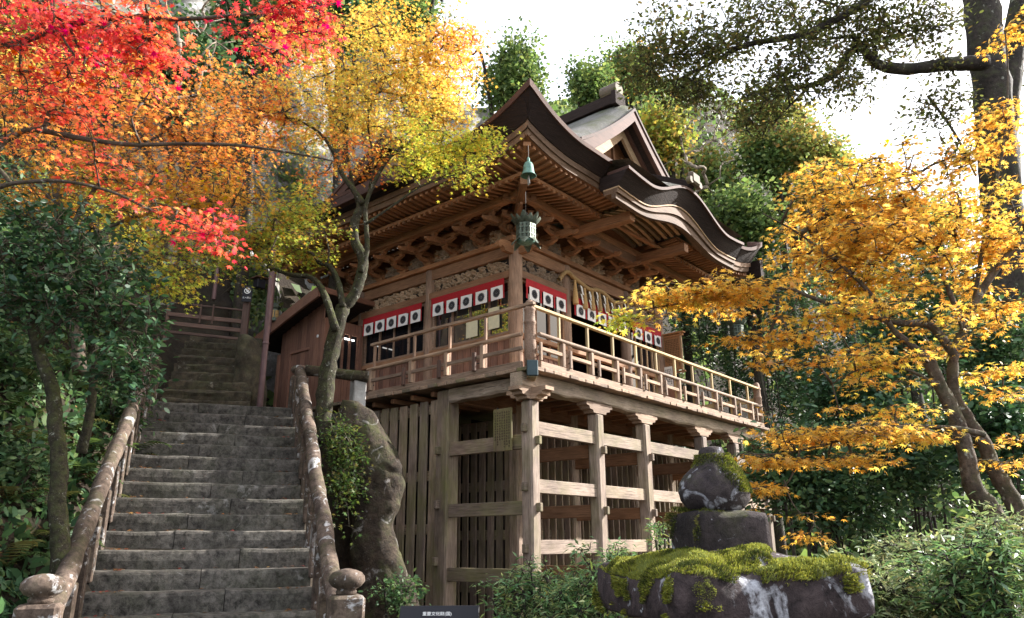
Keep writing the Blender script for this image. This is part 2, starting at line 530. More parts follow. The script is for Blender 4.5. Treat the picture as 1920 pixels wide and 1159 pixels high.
# --- penetrating tie beams
RB, LB = [(1.82, 2.06), (.816, 1.05), (-.197, .04)], [(1.576, 1.834), (.452, .687), (-.668, -.432)]
def peg(p, ax):
    d = {'u': (.11, .085, .15), 'v': (.085, .11, .15)}[ax]
    put('peg', box_mesh(*d, .012, M['wood_old']), hall, None, Matrix.Translation(p))
for a, b in zip(UP[:-1], UP[1:]):
    for z0, z1 in RB:
        beam('tie_beam', (a + .06, .12, (z0 + z1) / 2), (b - .06, .12, (z0 + z1) / 2), .11, z1 - z0, M['wood_post'], hall)
for z0, z1 in RB:
    peg((-.035, .13, (z0 + z1) / 2 - .02), 'u')
    peg((-.035, 2.27, (z0 + z1) / 2 - .25), 'u')
for z0, z1 in LB:
    zc = (z0 + z1) / 2
    beam('tie_beam', (.115, .2, zc), (.115, 2.12, zc), .11, z1 - z0, M['wood_old'], hall)
    for u in UP[1:]:
        beam('tie_beam', (u, .2, zc), (u, 2.0, zc), .11, z1 - z0, M['wood_wall'], hall)
    for u in UP:
        peg((u + .02, -.035, zc), 'v')
# --- corbels and the big veranda beam
def corbel_mesh(L):
    prof = [(-.5, .20), (-.5, .135), (-.40, .115), (-.385, .065), (-.26, .05), (-.24, 0), (.24, 0), (.26, .05), (.385, .065), (.40, .115), (.5, .135), (.5, .20)]
    V = [(x * L, -.12, z) for x, z in prof] + [(x * L, .12, z) for x, z in prof]
    n = len(prof)
    F = [tuple(range(n)), tuple(range(n, 2 * n))[::-1]] + [(i, i + n, (i + 1) % n + n, (i + 1) % n) for i in range(n)]
    me = mesh_from('corbel', V, F); me.materials.append(M['wood_rail']); return me
cm = corbel_mesh(.9)
for u in UP:
    put('corbel', cm, hall, None, Matrix.Translation((u, .125, 2.42)))
put('corbel', cm, hall, None, Matrix.Translation((.125, .125, 2.421)) @ Matrix.Rotation(R(90), 4, 'Z'))
def rough_beam(name, p0, p1, w, h, mat, amp=.025, n=40):
    L = (Vector(p1) - Vector(p0)).length
    V, F = [], []
    sec = [(-.5, -.42), (-.42, -.5), (.42, -.5), (.5, -.42), (.5, .5), (-.5, .5)]
    for k in range(n + 1):
        x = -L / 2 + L * k / n
        for j, (a, b) in enumerate(sec):
            d = amp * noise.noise(Vector((x * 1.6, j * 3.1, L)))+ amp * .6 * noise.noise(Vector((x * 6, j * 2.1, 4)))
            V.append((x, a * w + d * (1 if a > 0 else -1), b * h + (d * 2 if b < 0 else 0)))
    q = len(sec)
    for k in range(n):
        for j in range(q): F.append((k * q + j, (k + 1) * q + j, (k + 1) * q + (j + 1) % q, k * q + (j + 1) % q))
    F.append(tuple(range(q))); F.append(tuple(range(n * q, n * q + q))[::-1])
    return put(name, mesh_from(name, V, F), hall, mat, frame(p0, p1))
M['wood_bigbeam'] = wood('wood_bigbeam', (.21, .155, .115), (.50, .41, .33), moss=.35, stain=.65)
rough_beam('veranda_beam', (-.25, .13, 2.745), (10.4, .13, 2.745), .27, .26, M['wood_bigbeam'])
rough_beam('veranda_beam', (.13, .28, 2.735), (.13, 2.04, 2.735), .26, .24, M['wood_bigbeam'], n=14)
beam('veranda_beam', (.3, 2.02, 2.73), (10.3, 2.02, 2.73), .2, .26, M['wood_wall'], hall)
for u in np.arange(.7, 10.2, .62):
    beam('joist', (u, .26, 2.82), (u, 2.0, 2.82), .09, .10, M['wood_wall'], hall)
for v in np.arange(2.5, 7.1, .6):
    beam('joist', (.0, v, 2.82), (2.0, v, 2.82), .09, .10, M['wood_wall'], hall)
# corner beam end with a dark metal cap
beam('hip_beam', (-.20, -.20, 2.87), (.4, .4, 2.87), .17, .24, M['wood_old'], hall)
put('metal_cap', box_mesh(.06, .2, .28, .012, M['capmetal']), hall, None,
    Matrix.Translation((-.20, -.20, 2.91)) @ Matrix.Rotation(R(45), 4, 'Z'))
# --- deck planks, one by one
for k in range(40):
    u = .26 + .252 * k
    if u > 10.3: break
    j = random.uniform(-.02, .015)
    beam('deck_plank', (u, -.22 + j, 2.925), (u, 1.98, 2.925), .246, .07, M['wood_rail'], hall, b=.01)
for k in range(29):
    v = .02 + .252 * k
    j = random.uniform(-.02, .015)
    e = .12 if v < .13 else 1.98
    beam('deck_plank', (-.22 + j, v, 2.9245), (e, v, 2.9245), .246, .07, M['wood_rail'] if k % 3 else M['wood_old'], hall, b=.01)
beam('deck_plank', (-.2, -.16, 2.9246), (.13, -.16, 2.9246), .11, .07, M['wood_rail'], hall)
# --- slatted screens under the hall
def slats(line, n0, n1, step, w, z0, z1, mat, key, back=True):
    k = 0
    for i in range(n0, n1):
        t = i * step
        zz0 = z0 + random.uniform(-.03, .03)
        p = line(t)
        M4 = Matrix.Translation((p[0], p[1], (zz0 + z1) / 2)) @ Matrix.Rotation(random.uniform(-.006, .006), 4, 'X' if key == 'u' else 'Y')
        d = (.045, w, z1 - z0) if key == 'v' else (w, .045, z1 - z0)
        mm = box_mesh(d[2], d[1], d[0], .006, mat)   # long axis is local x so the grain runs along it
        q = Matrix.Rotation(R(-90), 4, 'Y')
        put('slat', mm, hall, None, M4 @ (q if key == 'v' else Matrix.Rotation(R(90), 4, 'Z') @ q))
slats(lambda t: (2.0, 2.24 + t), 0, 19, .245, .165, GZ, 2.52, M['wood_slat'], 'v')
slats(lambda t: (2.2 + t, 2.0), 0, 33, .25, .17, GZ, 2.52, M['wood_slat'], 'u')
slats(lambda t: (.1, 2.52 + t), 0, 8, .30, .215, GZ, 2.70, M['wood_slat'], 'v')
for z in (-.9, .15, 1.15, 2.45):
    beam('slat_rail', (2.06, 2.1, z), (2.06, 7.0, z), .06, .2, M['wood_slat'], hall)
    beam('slat_rail', (2.1, 2.065, z), (10.3, 2.065, z), .06, .2, M['wood_slat'], hall)
    beam('slat_rail', (.16, 2.4, z + .1), (.16, 4.9, z + .1), .05, .19, M['wood_slat'], hall)
put('slat_shade_sheet', box_mesh(8.4, .04, 4.3, 0, M['dark']), hall, None, Matrix.Translation((6.3, 3.4, .5)))  # added near-black sheets, painting the shade of the void behind the slats
put('slat_shade_sheet', box_mesh(.04, 4.0, 4.3, 0, M['dark']), hall, None, Matrix.Translation((3.2, 5.4, .5)))
put('slat_shade_sheet', box_mesh(.03, 2.4, 4.2, 0, M['dark']), hall, None, Matrix.Translation((.55, 3.7, .6)))

# --- veranda railing
ROUND = .041
pole('top_rail', (.1, -.12, 3.60), (10.0, -.12, 3.55), ROUND, M['wood_rail'], hall, 12)
pole('top_rail', (-.12, .1, 3.60), (-.12, 4.4, 3.56), ROUND, M['wood_rail'], hall, 12)
beam('middle_rail', (.1, -.12, 3.335), (10.0, -.12, 3.30), .06, .072, M['wood_rail'], hall)
beam('middle_rail', (-.12, .1, 3.335), (-.12, 4.4, 3.31), .06, .072, M['wood_rail'], hall)
beam('bottom_rail', (.1, -.12, 3.03), (10.0, -.12, 3.01), .085, .13, M['wood_rail'], hall)
beam('bottom_rail', (-.12, .1, 3.03), (-.12, 4.4, 3.01), .085, .13, M['wood_rail'], hall)
SPU = [.82, 1.76, 2.67, 3.58, 4.44, 5.30, 6.17, 7.20, 8.25, 9.33]
SPV = [1.05, 2.0, 3.02, 4.28]
for u in SPU:
    beam('baluster', (u, -.118, 3.10), (u, -.118, 3.55), .085, .085, M['wood_rail'], hall)
    beam('safety_post', (u, -.04, 2.96), (u, -.04, 4.095), .06, .05, M['wood_new'], hall)
for v in SPV:
    beam('baluster', (-.118, v, 3.10), (-.118, v, 3.55), .085, .085, M['wood_rail'], hall)
    beam('safety_post', (-.04, v, 2.96), (-.04, v, 4.11), .05, .06, M['wood_col'], hall)
beam('safety_rail', (.02, -.04, 4.125), (10.12, -.04, 4.07), .09, .055, M['wood_new'], hall)
beam('safety_rail', (-.04, -.14, 4.15), (-.04, 4.4, 4.13), .09, .06, M['wood_rail'], hall)
for u in (.07, .97, 1.93, 2.82, 3.70, 4.57, 5.45, 6.34, 7.33, 8.43, 9.5):
    beam('strut', (u, -.185, 3.09), (u, -.185, 3.43), .06, .05, M['wood_rail'], hall)
    pole('iron_tie', (u - .05, -.2, 3.19), (u + .10, -.06, 3.22), .011, M['iron'], hall, 6)
for v in (1.21, 2.14, 3.17, 4.33):
    beam('strut', (-.185, v, 3.06), (-.185, v, 3.42), .06, .075, M['wood_gate'], hall)
    pole('iron_tie', (-.2, v + .05, 3.2), (-.06, v - .1, 3.22), .011, M['iron'], hall, 6)
def rail_post(u, v):
    o = lathe('rail_post', [(.104, 2.96), (.108, 3.4), (.101, 3.78), (.113, 3.80), (.115, 3.83), (.10, 3.86), (.095, 4.03), (.107, 4.05), (.107, 4.08), (.088, 4.11), (.08, 4.2), (.055, 4.24)], 18, M['wood_col'], hall, (u, v, 0))
rail_post(.015, .015); rail_post(10.1, .0)
beam('safety_rail', (10.1, .1, 3.75), (10.1, 2.0, 3.75), .08, .12, M['wood_new'], hall)

# --- body of the hall: columns, walls, beams
CU, CV = [2.0, 3.87, 6.54, 8.36], [2.0, 4.73, 7.33]
for i, u in enumerate(CU): pole('column', (u, 2.0, 2.96), (u, 2.0, 6.47), .155 if i == 0 else .135, M['wood_col'], hall, 18)
for v in CV[1:]: pole('column', (2.0, v, 2.96), (2.0, v, 6.47), .135, M['wood_col'], hall, 18)
def both(name, z, w, h, mat, ext=.0, off=0.0):
    beam(name, (2.0 - ext, 2.0 - off, z), (8.36 + ext, 2.0 - off, z), w, h, mat, hall)
    beam(name, (2.0 - off, 2.0 - ext + w / 2 + .003, z + .002), (2.0 - off, 9.0, z + .002), w, h, mat, hall)
both('wall_plate', 6.535, .36, .115, M['wood_eave'], .30)
both('head_beam', 6.335, .17, .27, M['wood_wall'], 0)
both('lintel_beam', 5.77, .20, .175, M['wood_wall'], 0, .02)
both('sill_beam', 4.36, .14, .10, M['wood_wall'], 0, .03)
both('floor_beam', 3.05, .18, .16, M['wood_wall'], 0)
def nose_mesh():
    pr = [(.0, -.13), (.0, .13), (-.30, .12), (-.44, .08), (-.52, .0), (-.50, -.08), (-.43, -.10), (-.40, -.04), (-.34, -.05), (-.28, -.13)]
    V = [(x, -.06, z) for x, z in pr] + [(x, .06, z) for x, z in pr]; n = len(pr)
    F = [tuple(range(n)), tuple(range(n, 2 * n))[::-1]] + [(i, i + n, (i + 1) % n + n, (i + 1) % n) for i in range(n)]
    me = mesh_from('beam_nose', V, F); me.materials.append(M['wood_eave']); return me
nm = nose_mesh()
put('beam_nose', nm, hall, None, Matrix.Translation((1.87, 2.0, 6.335)))
put('beam_nose', nm, hall, None, Matrix.Translation((2.0, 1.87, 6.335)) @ Matrix.Rotation(R(90), 4, 'Z'))

def carved_panel(name, w, h, seed):
    """relief of scrolls and leaves: a real height field, 9 cm deep"""
    nx, nz = max(30, int(w * 52)), 24
    x = np.linspace(0, w, nx); z = np.linspace(0, h, nz)
    X, Z = np.meshgrid(x, z, indexing='ij')
    r = np.random.default_rng(seed)
    Hh = np.zeros_like(X)
    for k in range(int(w * 40)):
        cx, cz, a, rad = r.uniform(0, w), r.uniform(.02, h - .02), r.uniform(0, 6.28), r.uniform(.05, .11)
        dx, dz = X - cx, Z - cz
        d = np.hypot(dx, dz); th = np.arctan2(dz, dx)
        sw = np.cos(th * r.integers(1, 4) + d / rad * 5.5 + a)
        Hh = np.maximum(Hh, np.clip(1 - d / rad, 0, 1) ** .35 * (.45 + .55 * sw) * r.uniform(.5, 1))
    rim = np.minimum(np.minimum(X, w - X), np.minimum(Z, h - Z))
    Hh *= np.clip(rim / .015, 0, 1)
    V = np.stack([X, .04 - Hh * .17, Z], -1).reshape(-1, 3)
    i, j = np.meshgrid(np.arange(nx - 1), np.arange(nz - 1), indexing='ij')
    a = (i * nz + j).ravel()
    F = np.stack([a, a + nz, a + nz + 1, a + 1], 1)
    me = fast_mesh(name, V, F); me.materials.append(M['wood_carved']); return me
def bays(face):
    C = CU if face == 'r' else CV
    return [(C[i] + .13, C[i + 1] - .13) for i in range(len(C) - 1)]
def FM(face, a, off, z):
    """matrix: local x runs to the viewer's right along the wall, local -y points out"""
    if face == 'r': return Matrix.Translation((a, 2.0 - off, z))
    return Matrix.Translation((2.0 - off, a, z)) @ Matrix.Rotation(R(-90), 4, 'Z')
sd = 3
for face in 'rl':
    for a, b in bays(face):
        st = a if face == 'r' else b
        sd += 1
        put('carved_panel', carved_panel('carved_panel', b - a, .34, sd), hall, None, FM(face, st, .0, 5.86))
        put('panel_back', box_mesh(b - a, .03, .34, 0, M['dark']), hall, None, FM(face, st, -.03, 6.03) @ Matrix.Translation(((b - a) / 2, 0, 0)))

# lower walls of upright boards, windows above
def wall_boards(face, a, b, z0, z1, mat):
    n = max(2, int((b - a) / .2)); s_ = (b - a) / n
    st = a if face == 'r' else b
    for k in range(n):
        mm = box_mesh(z1 - z0, .03, s_ - .006, .004, mat)
        put('wall_board', mm, hall, None, FM(face, st, .0, (z0 + z1) / 2) @ Matrix.Translation(((k + .5) * s_, random.uniform(-.004, .004), 0)) @ Matrix.Rotation(R(-90), 4, 'Y') @ Matrix.Rotation(R(0), 4, 'X'))
        if k: put('batten', box_mesh(z1 - z0, .03, .03, .004, mat), hall, None, FM(face, st, .028, (z0 + z1) / 2) @ Matrix.Translation((k * s_, 0, 0)) @ Matrix.Rotation(R(-90), 4, 'Y'))
def window(face, a, b, z0, z1, n, mat=M['wood_wall']):
    gl = M['glass'] if face == 'l' and a < 3 else M['glass_dark']
    st = a if face == 'r' else b
    w = b - a
    fr = MB()
    for z in (z0 + .03, z1 - .03): fr.box((w / 2, 0, z), (w, .07, .06))
    for x in (.03, w - .03): fr.box((x, 0, (z0 + z1) / 2), (.06, .075, z1 - z0 - .12))
    f = fr.build('window', mat, hall, matrix=FM(face, st, .01, 0))
    s_ = (w - .12) / n
    for k in range(n):
        put('pane', box_mesh(s_ - .05, .012, z1 - z0 - .16, 0, gl), f, None, Matrix.Translation((.06 + (k + .5) * s_, .01 + .02 * (k % 2), (z0 + z1) / 2)))
    for k in range(1, n):
        put('mullion', box_mesh(.05, .05, z1 - z0 - .12, .005, mat), f, None, Matrix.Translation((.06 + k * s_, .0, (z0 + z1) / 2)))
    return f
for a, b in bays('l'):
    wall_boards('l', a, b, 3.13, 4.31, M['wood_hut'])
    window('l', a, b, 4.41, 5.68, 4, M['wood_col'])
wall_boards('r', 2.13, 3.74, 3.13, 4.0, M['wood_hut'])
window('r', 2.13, 3.74, 4.0, 5.68, 3)
window('r', 6.67, 8.23, 3.13, 5.68, 5, M['wood_pale'])
for u in (4.6, 5.2, 5.8): pass
# interior: floor, ceiling, back walls, a second curtain deep inside
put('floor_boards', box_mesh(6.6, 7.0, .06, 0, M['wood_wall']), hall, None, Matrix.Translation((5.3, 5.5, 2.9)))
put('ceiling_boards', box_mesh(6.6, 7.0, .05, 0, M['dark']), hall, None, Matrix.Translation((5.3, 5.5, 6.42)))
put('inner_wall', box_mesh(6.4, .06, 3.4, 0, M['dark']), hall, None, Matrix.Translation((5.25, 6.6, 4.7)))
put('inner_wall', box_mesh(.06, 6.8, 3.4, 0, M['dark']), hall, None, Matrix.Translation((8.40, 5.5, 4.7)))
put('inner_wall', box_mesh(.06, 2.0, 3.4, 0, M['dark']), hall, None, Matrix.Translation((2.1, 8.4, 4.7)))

# --- bracket sets
def bracket_mesh():
    b = MB()
    def blk(c, s=.15, h=.085): b.box(c, (s, s, h), top=.68)
    blk((0, -.02, .05), .26, .10)
    def arm(c, L, along):
        n = 8
        for k in range(n):
            t0, t1 = -1 + 2 * k / n, -1 + 2 * (k + 1) / n
            lo = lambda t: .075 * max(0, abs(t) - .45) ** 1.0 / .55
            V = []
            for t in (t0, t1):
                for s_ in (-1, 1):
                    for z in (-.05 + lo(t), .05):
                        p = (t * L / 2, s_ * .04) if along == 'x' else (s_ * .04, t * L / 2)
                        V.append((c[0] + p[0], c[1] + p[1], c[2] + z))
            b.add(V, [(0, 1, 3, 2), (4, 6, 7, 5), (0, 4, 5, 1), (2, 3, 7, 6), (1, 5, 7, 3), (0, 2, 6, 4)])
    arm((0, -.02, .14), .66, 'x'); arm((0, -.19, .14), .62, 'y')
    for x in (-.27, 0, .27): blk((x, -.02, .225), .135)
    blk((0, -.42, .225), .135)
    arm((0, -.42, .31), .72, 'x'); arm((0, -.36, .305), .92, 'y')
    for x in (-.29, 0, .29): blk((x, -.42, .395), .135)
    blk((0, -.78, .395), .135)
    arm((0, -.80, .47), .74, 'x')
    for x in (-.30, 0, .30): blk((x, -.80, .55), .13)
    # beak nose
    S = [((0, -.62, .26), .055), ((0, -.86, .255), .05), ((0, -1.0, .215), .04), ((0, -1.09, .23), .022)]
    for (p, r), (q, r2) in zip(S[:-1], S[1:]):
        V = [(p[0] + sx * r, p[1], p[2] + sz * r * 1.2) for sx, sz in ((-1, -1), (1, -1), (1, 1), (-1, 1))] + [(q[0] + sx * r2, q[1], q[2] + sz * r2 * 1.2) for sx, sz in ((-1, -1), (1, -1), (1, 1), (-1, 1))]
        b.add(V, [(0, 1, 5, 4), (1, 2, 6, 5), (2, 3, 7, 6), (3, 0, 4, 7), (0, 3, 2, 1), (4, 5, 6, 7)])
    me = mesh_from('bracket_set', b.V, b.F); me.materials.append(M['wood_eave']); return me
bm_ = bracket_mesh()
BZ = 6.595
for k in range(8): put('bracket_set', bm_, hall, None, FM('r', 2.02 + .915 * k, 0, BZ))
for k in range(1, 8): put('bracket_set', bm_, hall, None, FM('l', 2.02 + .915 * k, 0, BZ))
put('bracket_set', bm_, hall, None, FM('l', 2.02, 0, BZ))
put('bracket_set', bm_, hall, None, Matrix.Translation((2.0, 2.0, BZ + .004)) @ Matrix.Rotation(R(-45), 4, 'Z') @ Matrix.Scale(1.35, 4, (0, 1, 0)))
for face, n in (('r', 7), ('l', 7)):
    for k in range(n):                      # carved infill between the sets
        sd += 1
        off = .06
        a = 2.02 + .915 * k + (.20 if face == 'r' else .715)
        put('carved_infill', carved_panel('carved_infill', .51, .34, sd), hall, None, FM(face, a, off, BZ + .02))
both('bracket_beam', BZ + .44, .10, .10, M['wood_eave'], .3, .42)
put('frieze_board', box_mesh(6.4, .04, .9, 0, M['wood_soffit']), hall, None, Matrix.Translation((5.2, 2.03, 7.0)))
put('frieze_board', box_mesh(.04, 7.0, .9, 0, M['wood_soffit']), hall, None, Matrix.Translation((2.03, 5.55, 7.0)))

# --- eaves: purlins, rafters, hip rafter, fascia
E0, E1 = -.35, 10.68
def lift(t): return .38 * max(0., 1 - t / 1.9) ** 2
def edge_t(u):  # distance to the nearer corner
    return min(u - E0, E1 - u)
both('eave_purlin', 7.14, .16, .17, M['wood_eave'], 1.0, .86)
def both_raf(kind, i0, i1, z0, z1, w, h, t0, t1, step):
    """rafters of one tier: inner end i0 (height z0), outer end i1 (height z1), measured square to the eave"""
    for face in 'rl':
        lim = t1 if face == 'r' else 9.4
        n = int((lim - t0) / step)
        for k in range(n):
            t = t0 + step * k
            L = lift(edge_t(t) if face == 'r' else t - E0)
            inner = i0
            c = t if t < 5 or face == 'l' else 10.33 - t
            if c < i0: inner = c - .02
            if inner - i1 < .1: continue
            f = lambda x: L * max(0, (2.0 - x) / 2.3)
            zi = z1 + (z0 - z1) * (inner - i1) / (i0 - i1)
            if face == 'r' and kind == 'flying_rafter' and 3.3 < t < 5.95: continue
            if face == 'r' and kind == 'base_rafter' and 3.3 < t < 5.95: continue
            P = lambda x, z: (t, x, z) if face == 'r' else (x, t, z)
            beam('rafter', P(inner, zi + f(inner)), P(i1, z1 + f(i1)), w, h, M['wood_eave'], hall, b=.006)
both_raf('base_rafter', 1.95, .48, 7.44, 7.14, .075, .085, .1, 10.3, .175)
both_raf('flying_rafter', .95, .02, 7.305, 7.335, .07, .075, .08, 10.3, .175)
beam('hip_rafter', (2.0, 2.0, 7.27), (.06, .06, 7.56), .15, .20, M['wood_eave'], hall)
beam('hip_rafter', (2.0, 2.0, 7.09), (.55, .55, 7.06), .15, .17, M['wood_eave'], hall)
beam('hip_rafter', (8.33, 2.0, 7.27), (10.27, .06, 7.56), .17, .20, M['wood_eave'], hall)
def ribbon(name, face, t0, t1, secs, mat, n=60, smooth=True):
    """sweep a closed section [(outward offset, z, lift factor)] along an eave"""
    V, F = [], []
    q = len(secs)
    for k in range(n + 1):
        t = t0 + (t1 - t0) * k / n
        L = lift(edge_t(t) if face == 'r' else t - E0)
        for o, z, lf in secs:
            tt = max(t, E0 - o) if o < 0 or t > E0 + 1e-6 else E0 - o     # mitre at the corners
            if face == 'r': tt = min(tt, E1 + o)
            x = E0 - o
            V.append((tt, x, z + L * lf) if face == 'r' else (x, tt, z + L * lf))
    for k in range(n):
        for j in range(q): F.append((k * q + j, (k + 1) * q + j, (k + 1) * q + (j + 1) % q, k * q + (j + 1) % q))
    F.append(tuple(range(q))); F.append(tuple(range(n * q, n * q + q))[::-1])
    return put(name, mesh_from(name, V, F), hall, mat)
KA0, KA1 = 2.45, 7.95
def corner_ribbons(secs, name, mat):
    ribbon(name, 'r', E0, KA0 + .02, secs, mat, 30)
    ribbon(name, 'r', KA1 - .02, E1, secs, mat, 30)
    ribbon(name, 'l', E0, 9.6, secs, mat, 60)
# soffit fascia boards (two steps), dark layered edge, red strip on top
corner_ribbons([(-.42, 7.375, 1), (-.325, 7.375, 1), (-.31, 7.50, 1), (-.42, 7.50, 1)], 'eave_fascia', M['wood_fascia'])
corner_ribbons([(-.42, 7.501, 1), (-.275, 7.501, 1), (-.26, 7.625, 1.02), (-.42, 7.625, 1.02)], 'eave_fascia', M['wood_fascia'])
corner_ribbons([(-.40, 7.628, 1.02), (-.24, 7.628, 1.02), (-.225, 7.645, 1.04), (.0, 7.88, 1.45), (-.40, 7.88, 1.45)], 'bark_edge', M['roof_edge'])
corner_ribbons([(-.30, 7.881, 1.45), (.035, 7.881, 1.45), (.05, 7.965, 1.6), (-.30, 7.965, 1.6)], 'eave_edge_strip', M['roof_red'])
# soffit boards over the rafters
def soffit():
    for face in 'rl':
        V, F = [], []
        n, m = 56, 8
        lim0, lim1 = (-.15, 10.5) if face == 'r' else (-.15, 9.4)
        for k in range(n + 1):
            t = lim0 + (lim1 - lim0) * k / n
            L = lift(edge_t(t) if face == 'r' else t - E0)
            for j in range(m + 1):
                x = -.02 + 2.05 * j / m
                c = min(t, 10.33 - t) if face == 'r' else t
                x = min(x, max(c, -.02))
                z = 7.385 - .115 * (x + .2) if x < .5 else 7.305 + .135 * (x - .5)
                z += L * max(0, (2.0 - x) / 2.3)
                V.append((t, x, z) if face == 'r' else (x, t, z))
        for k in range(n):
            for j in range(m):
                a = k * (m + 1) + j
                F.append((a, a + 1, a + m + 2, a + m + 1))
        if face == 'r': F = [f for f in F if not (3.25 < sum(V[i][0] for i in f) / 4 < 6.0)]
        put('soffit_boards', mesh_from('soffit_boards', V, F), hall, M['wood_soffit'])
soffit()
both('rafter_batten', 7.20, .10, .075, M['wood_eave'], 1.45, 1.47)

# --- bark roof: hipped lower slopes
def zroof(d): return .25 * d + .035 * d * d
def build_roof():
    us = np.concatenate([np.linspace(E0, 1.2, 16), np.linspace(1.5, 9.0, 26), np.linspace(9.2, E1, 16)])
    vs = np.concatenate([np.linspace(E0, 1.25, 14), np.linspace(1.5, 9.6, 20)])
    V = []
    for u in us:
        for v in vs:
            du, dv = min(u - E0, E1 - u), v - E0
            d = min(du, dv) if v < 1.26 else du
            d = min(d, 4.2)
            t = max(du, dv)
            z = 7.98 + 1.6 * lift(t) * math.exp(-d / .9) + zroof(max(d, 0))
            V.append((u, v, z + .02 * noise.noise(Vector((u, v, 0)))))
    ny = len(vs)
    F = [(i * ny + j, (i + 1) * ny + j, (i + 1) * ny + j + 1, i * ny + j + 1) for i in range(len(us) - 1) for j in range(ny - 1)]
    put('bark_roof', mesh_from('bark_roof', V, F, True), hall, M['roof_bark'])
    put('bark_edge', box_mesh(.2, 9.9, .5, 0, M['roof_edge']), hall, None, Matrix.Translation((10.55, 4.6, 7.7)))
build_roof()

def gable(P, half, zc, depth, drop, mats=M, ridge=True, wall=.75, thick=.26):
    """steep bark-covered gable; P(x, y, z): x across, y back from the verge, z up"""
    prof = [zc - drop[0] * abs(x) + drop[1] * x * x for x in np.linspace(-half, half, 25)]
    xs = np.linspace(-half, half, 25)
    def strip(name, y0, y1, o0, o1, mat, sm=False):
        V, F = [], []
        for x, z in zip(xs, prof):
            for y, o in ((y0, o0), (y0, o1), (y1, o1), (y1, o0)): V.append(P(x, y, z - o))
        for k in range(len(xs) - 1):
            for j in range(4): F.append((k * 4 + j, (k + 1) * 4 + j, (k + 1) * 4 + (j + 1) % 4, k * 4 + (j + 1) % 4))
        F.append((0, 1, 2, 3)); F.append(tuple(range(len(V) - 4, len(V)))[::-1])
        return put(name, mesh_from(name, V, F), hall, mat)
    V, F = [], []
    ys = [.03, .12, .25, .42, .65, 1.0, depth]
    for y in ys:
        for x, z in zip(xs, prof): V.append(P(x, y, z + .40 * (1 - math.exp(-(y - .03) / .32))))
    q = len(xs)
    for j in range(len(ys) - 1):
        for i in range(q - 1): F.append((j * q + i, j * q + i + 1, (j + 1) * q + i + 1, (j + 1) * q + i))
    put('gable_roof', mesh_from('gable_roof', V, F, True), hall, mats['roof_bark'])
    zc_r = zc + .40
    strip('verge_strip', -.03, .05, -.02, .07, mats['roof_red'])
    strip('verge_edge', .0, .12, .071, thick + .10, mats['roof_red'])
    strip('verge_soffit', .13, wall + .02, thick + .005, thick + .06, mats['roof_edge'])
    strip('barge_board', .40, .47, thick + .06, thick + .46, mats['wood_pale'])
    strip('barge_board', .30, .40, thick + .06, thick + .16, mats['roof_red'])
    V = [P(x, wall, z - thick - .05) for x, z in zip(xs, prof)] + [P(xs[-1], wall, prof[-1] - 1.1), P(xs[0], wall, prof[0] - 1.1)]
    put('gable_wall', mesh_from('gable_wall', V, [tuple(range(len(V)))]), hall, mats['wood_soffit'])
    for k in np.linspace(-half * .62, half * .62, 9):
        z = zc - drop[0] * abs(k) + drop[1] * k * k - thick - .4
        z0 = zc - drop[0] * half + drop[1] * half ** 2 - thick - .3
        if z > z0: beam('gable_strut', P(k, wall - .04, z0), P(k, wall - .04, z), .05, .05, mats['wood_wall'], hall)
    put('gable_pendant', carved_panel('gable_pendant', .5, .5, 77), hall, mats['wood_carved'], None, P(0, .33, zc - thick - .75)) if False else None
    if ridge:
        for y0, y1, z0, z1, w in ((.5, depth, -.08, .16, .36), (.46, depth, .161, .26, .26)):
            beam('ridge', P(0, y0, zc_r + (z0 + z1) / 2), P(0, y1, zc_r + (z0 + z1) / 2), w, z1 - z0, mats['roof_edge'], hall)
        pole('ridge_log', P(0, .42, zc + .80), P(0, .95, zc + .80), .20, mats['wood_old'], hall, 18)
        beam('ridge_end', P(0, .40, zc + .45), P(0, .54, zc + .45), .50, .42, mats['roof_edge'], hall)
gable(lambda x, y, z: (5.2 + x, .55 + y, z), 2.55, 10.92, 7.8, (.95, .07))
gable(lambda x, y, z: (.45 + y, 5.0 - x, z), 2.2, 9.75, 4.6, (.62, .04), ridge=False, thick=.2)
beam('rear_eave_board', (9.1, 2.6, 5.68), (10.0, 2.6, 5.33), .06, .22, M['wood_col'], hall)
beam('gutter_beam', (-.42, 3.4, 7.72), (-.42, 6.4, 7.66), .16, .20, M['roof_red'], hall)
beam('gutter_end', (-.425, 3.33, 7.722), (-.425, 3.395, 7.722), .20, .24, M['wood_hut'], hall)

# --- undulating front gable over the middle bay
def kprof(x, a):
    """a = (peak, valley depth, end) height at distance x from the middle"""
    pk, vl, en = a
    t = abs(x)
    if t < 1.98:
        return vl + (pk - vl) * (.5 + .5 * math.cos(math.pi * t / 1.98))
    return vl + (en - vl) * ((t - 1.98) / .95) ** 1.5
KX = 5.27
xs = np.linspace(-2.90, 2.90, 53)
def kstrip(name, v0, v1, lo, hi, mat, x0=-2.90, x1=2.90, under=0.0):
    V, F = [], []
    xx = [x for x in xs if x0 - 1e-6 <= x <= x1 + 1e-6]
    for x in xx:
        zl, zh = kprof(x, lo), kprof(x, hi)
        V += [(KX + x, v0 + under, zl), (KX + x, v0, zh), (KX + x, v1, zh), (KX + x, v1, zl)]
    for k in range(len(xx) - 1):
        for j in range(4): F.append((k * 4 + j, (k + 1) * 4 + j, (k + 1) * 4 + (j + 1) % 4, k * 4 + (j + 1) % 4))
    F.append((0, 1, 2, 3)); F.append(tuple(range(len(V) - 4, len(V)))[::-1])
    return put(name, mesh_from(name, V, F), hall, mat)
KT, KS, KD, KB, KC = (8.17, 7.58, 7.66), (8.10, 7.51, 7.59), (7.74, 7.22, 7.27), (7.50, 7.10, 7.13), (7.27, 6.97, 7.0)
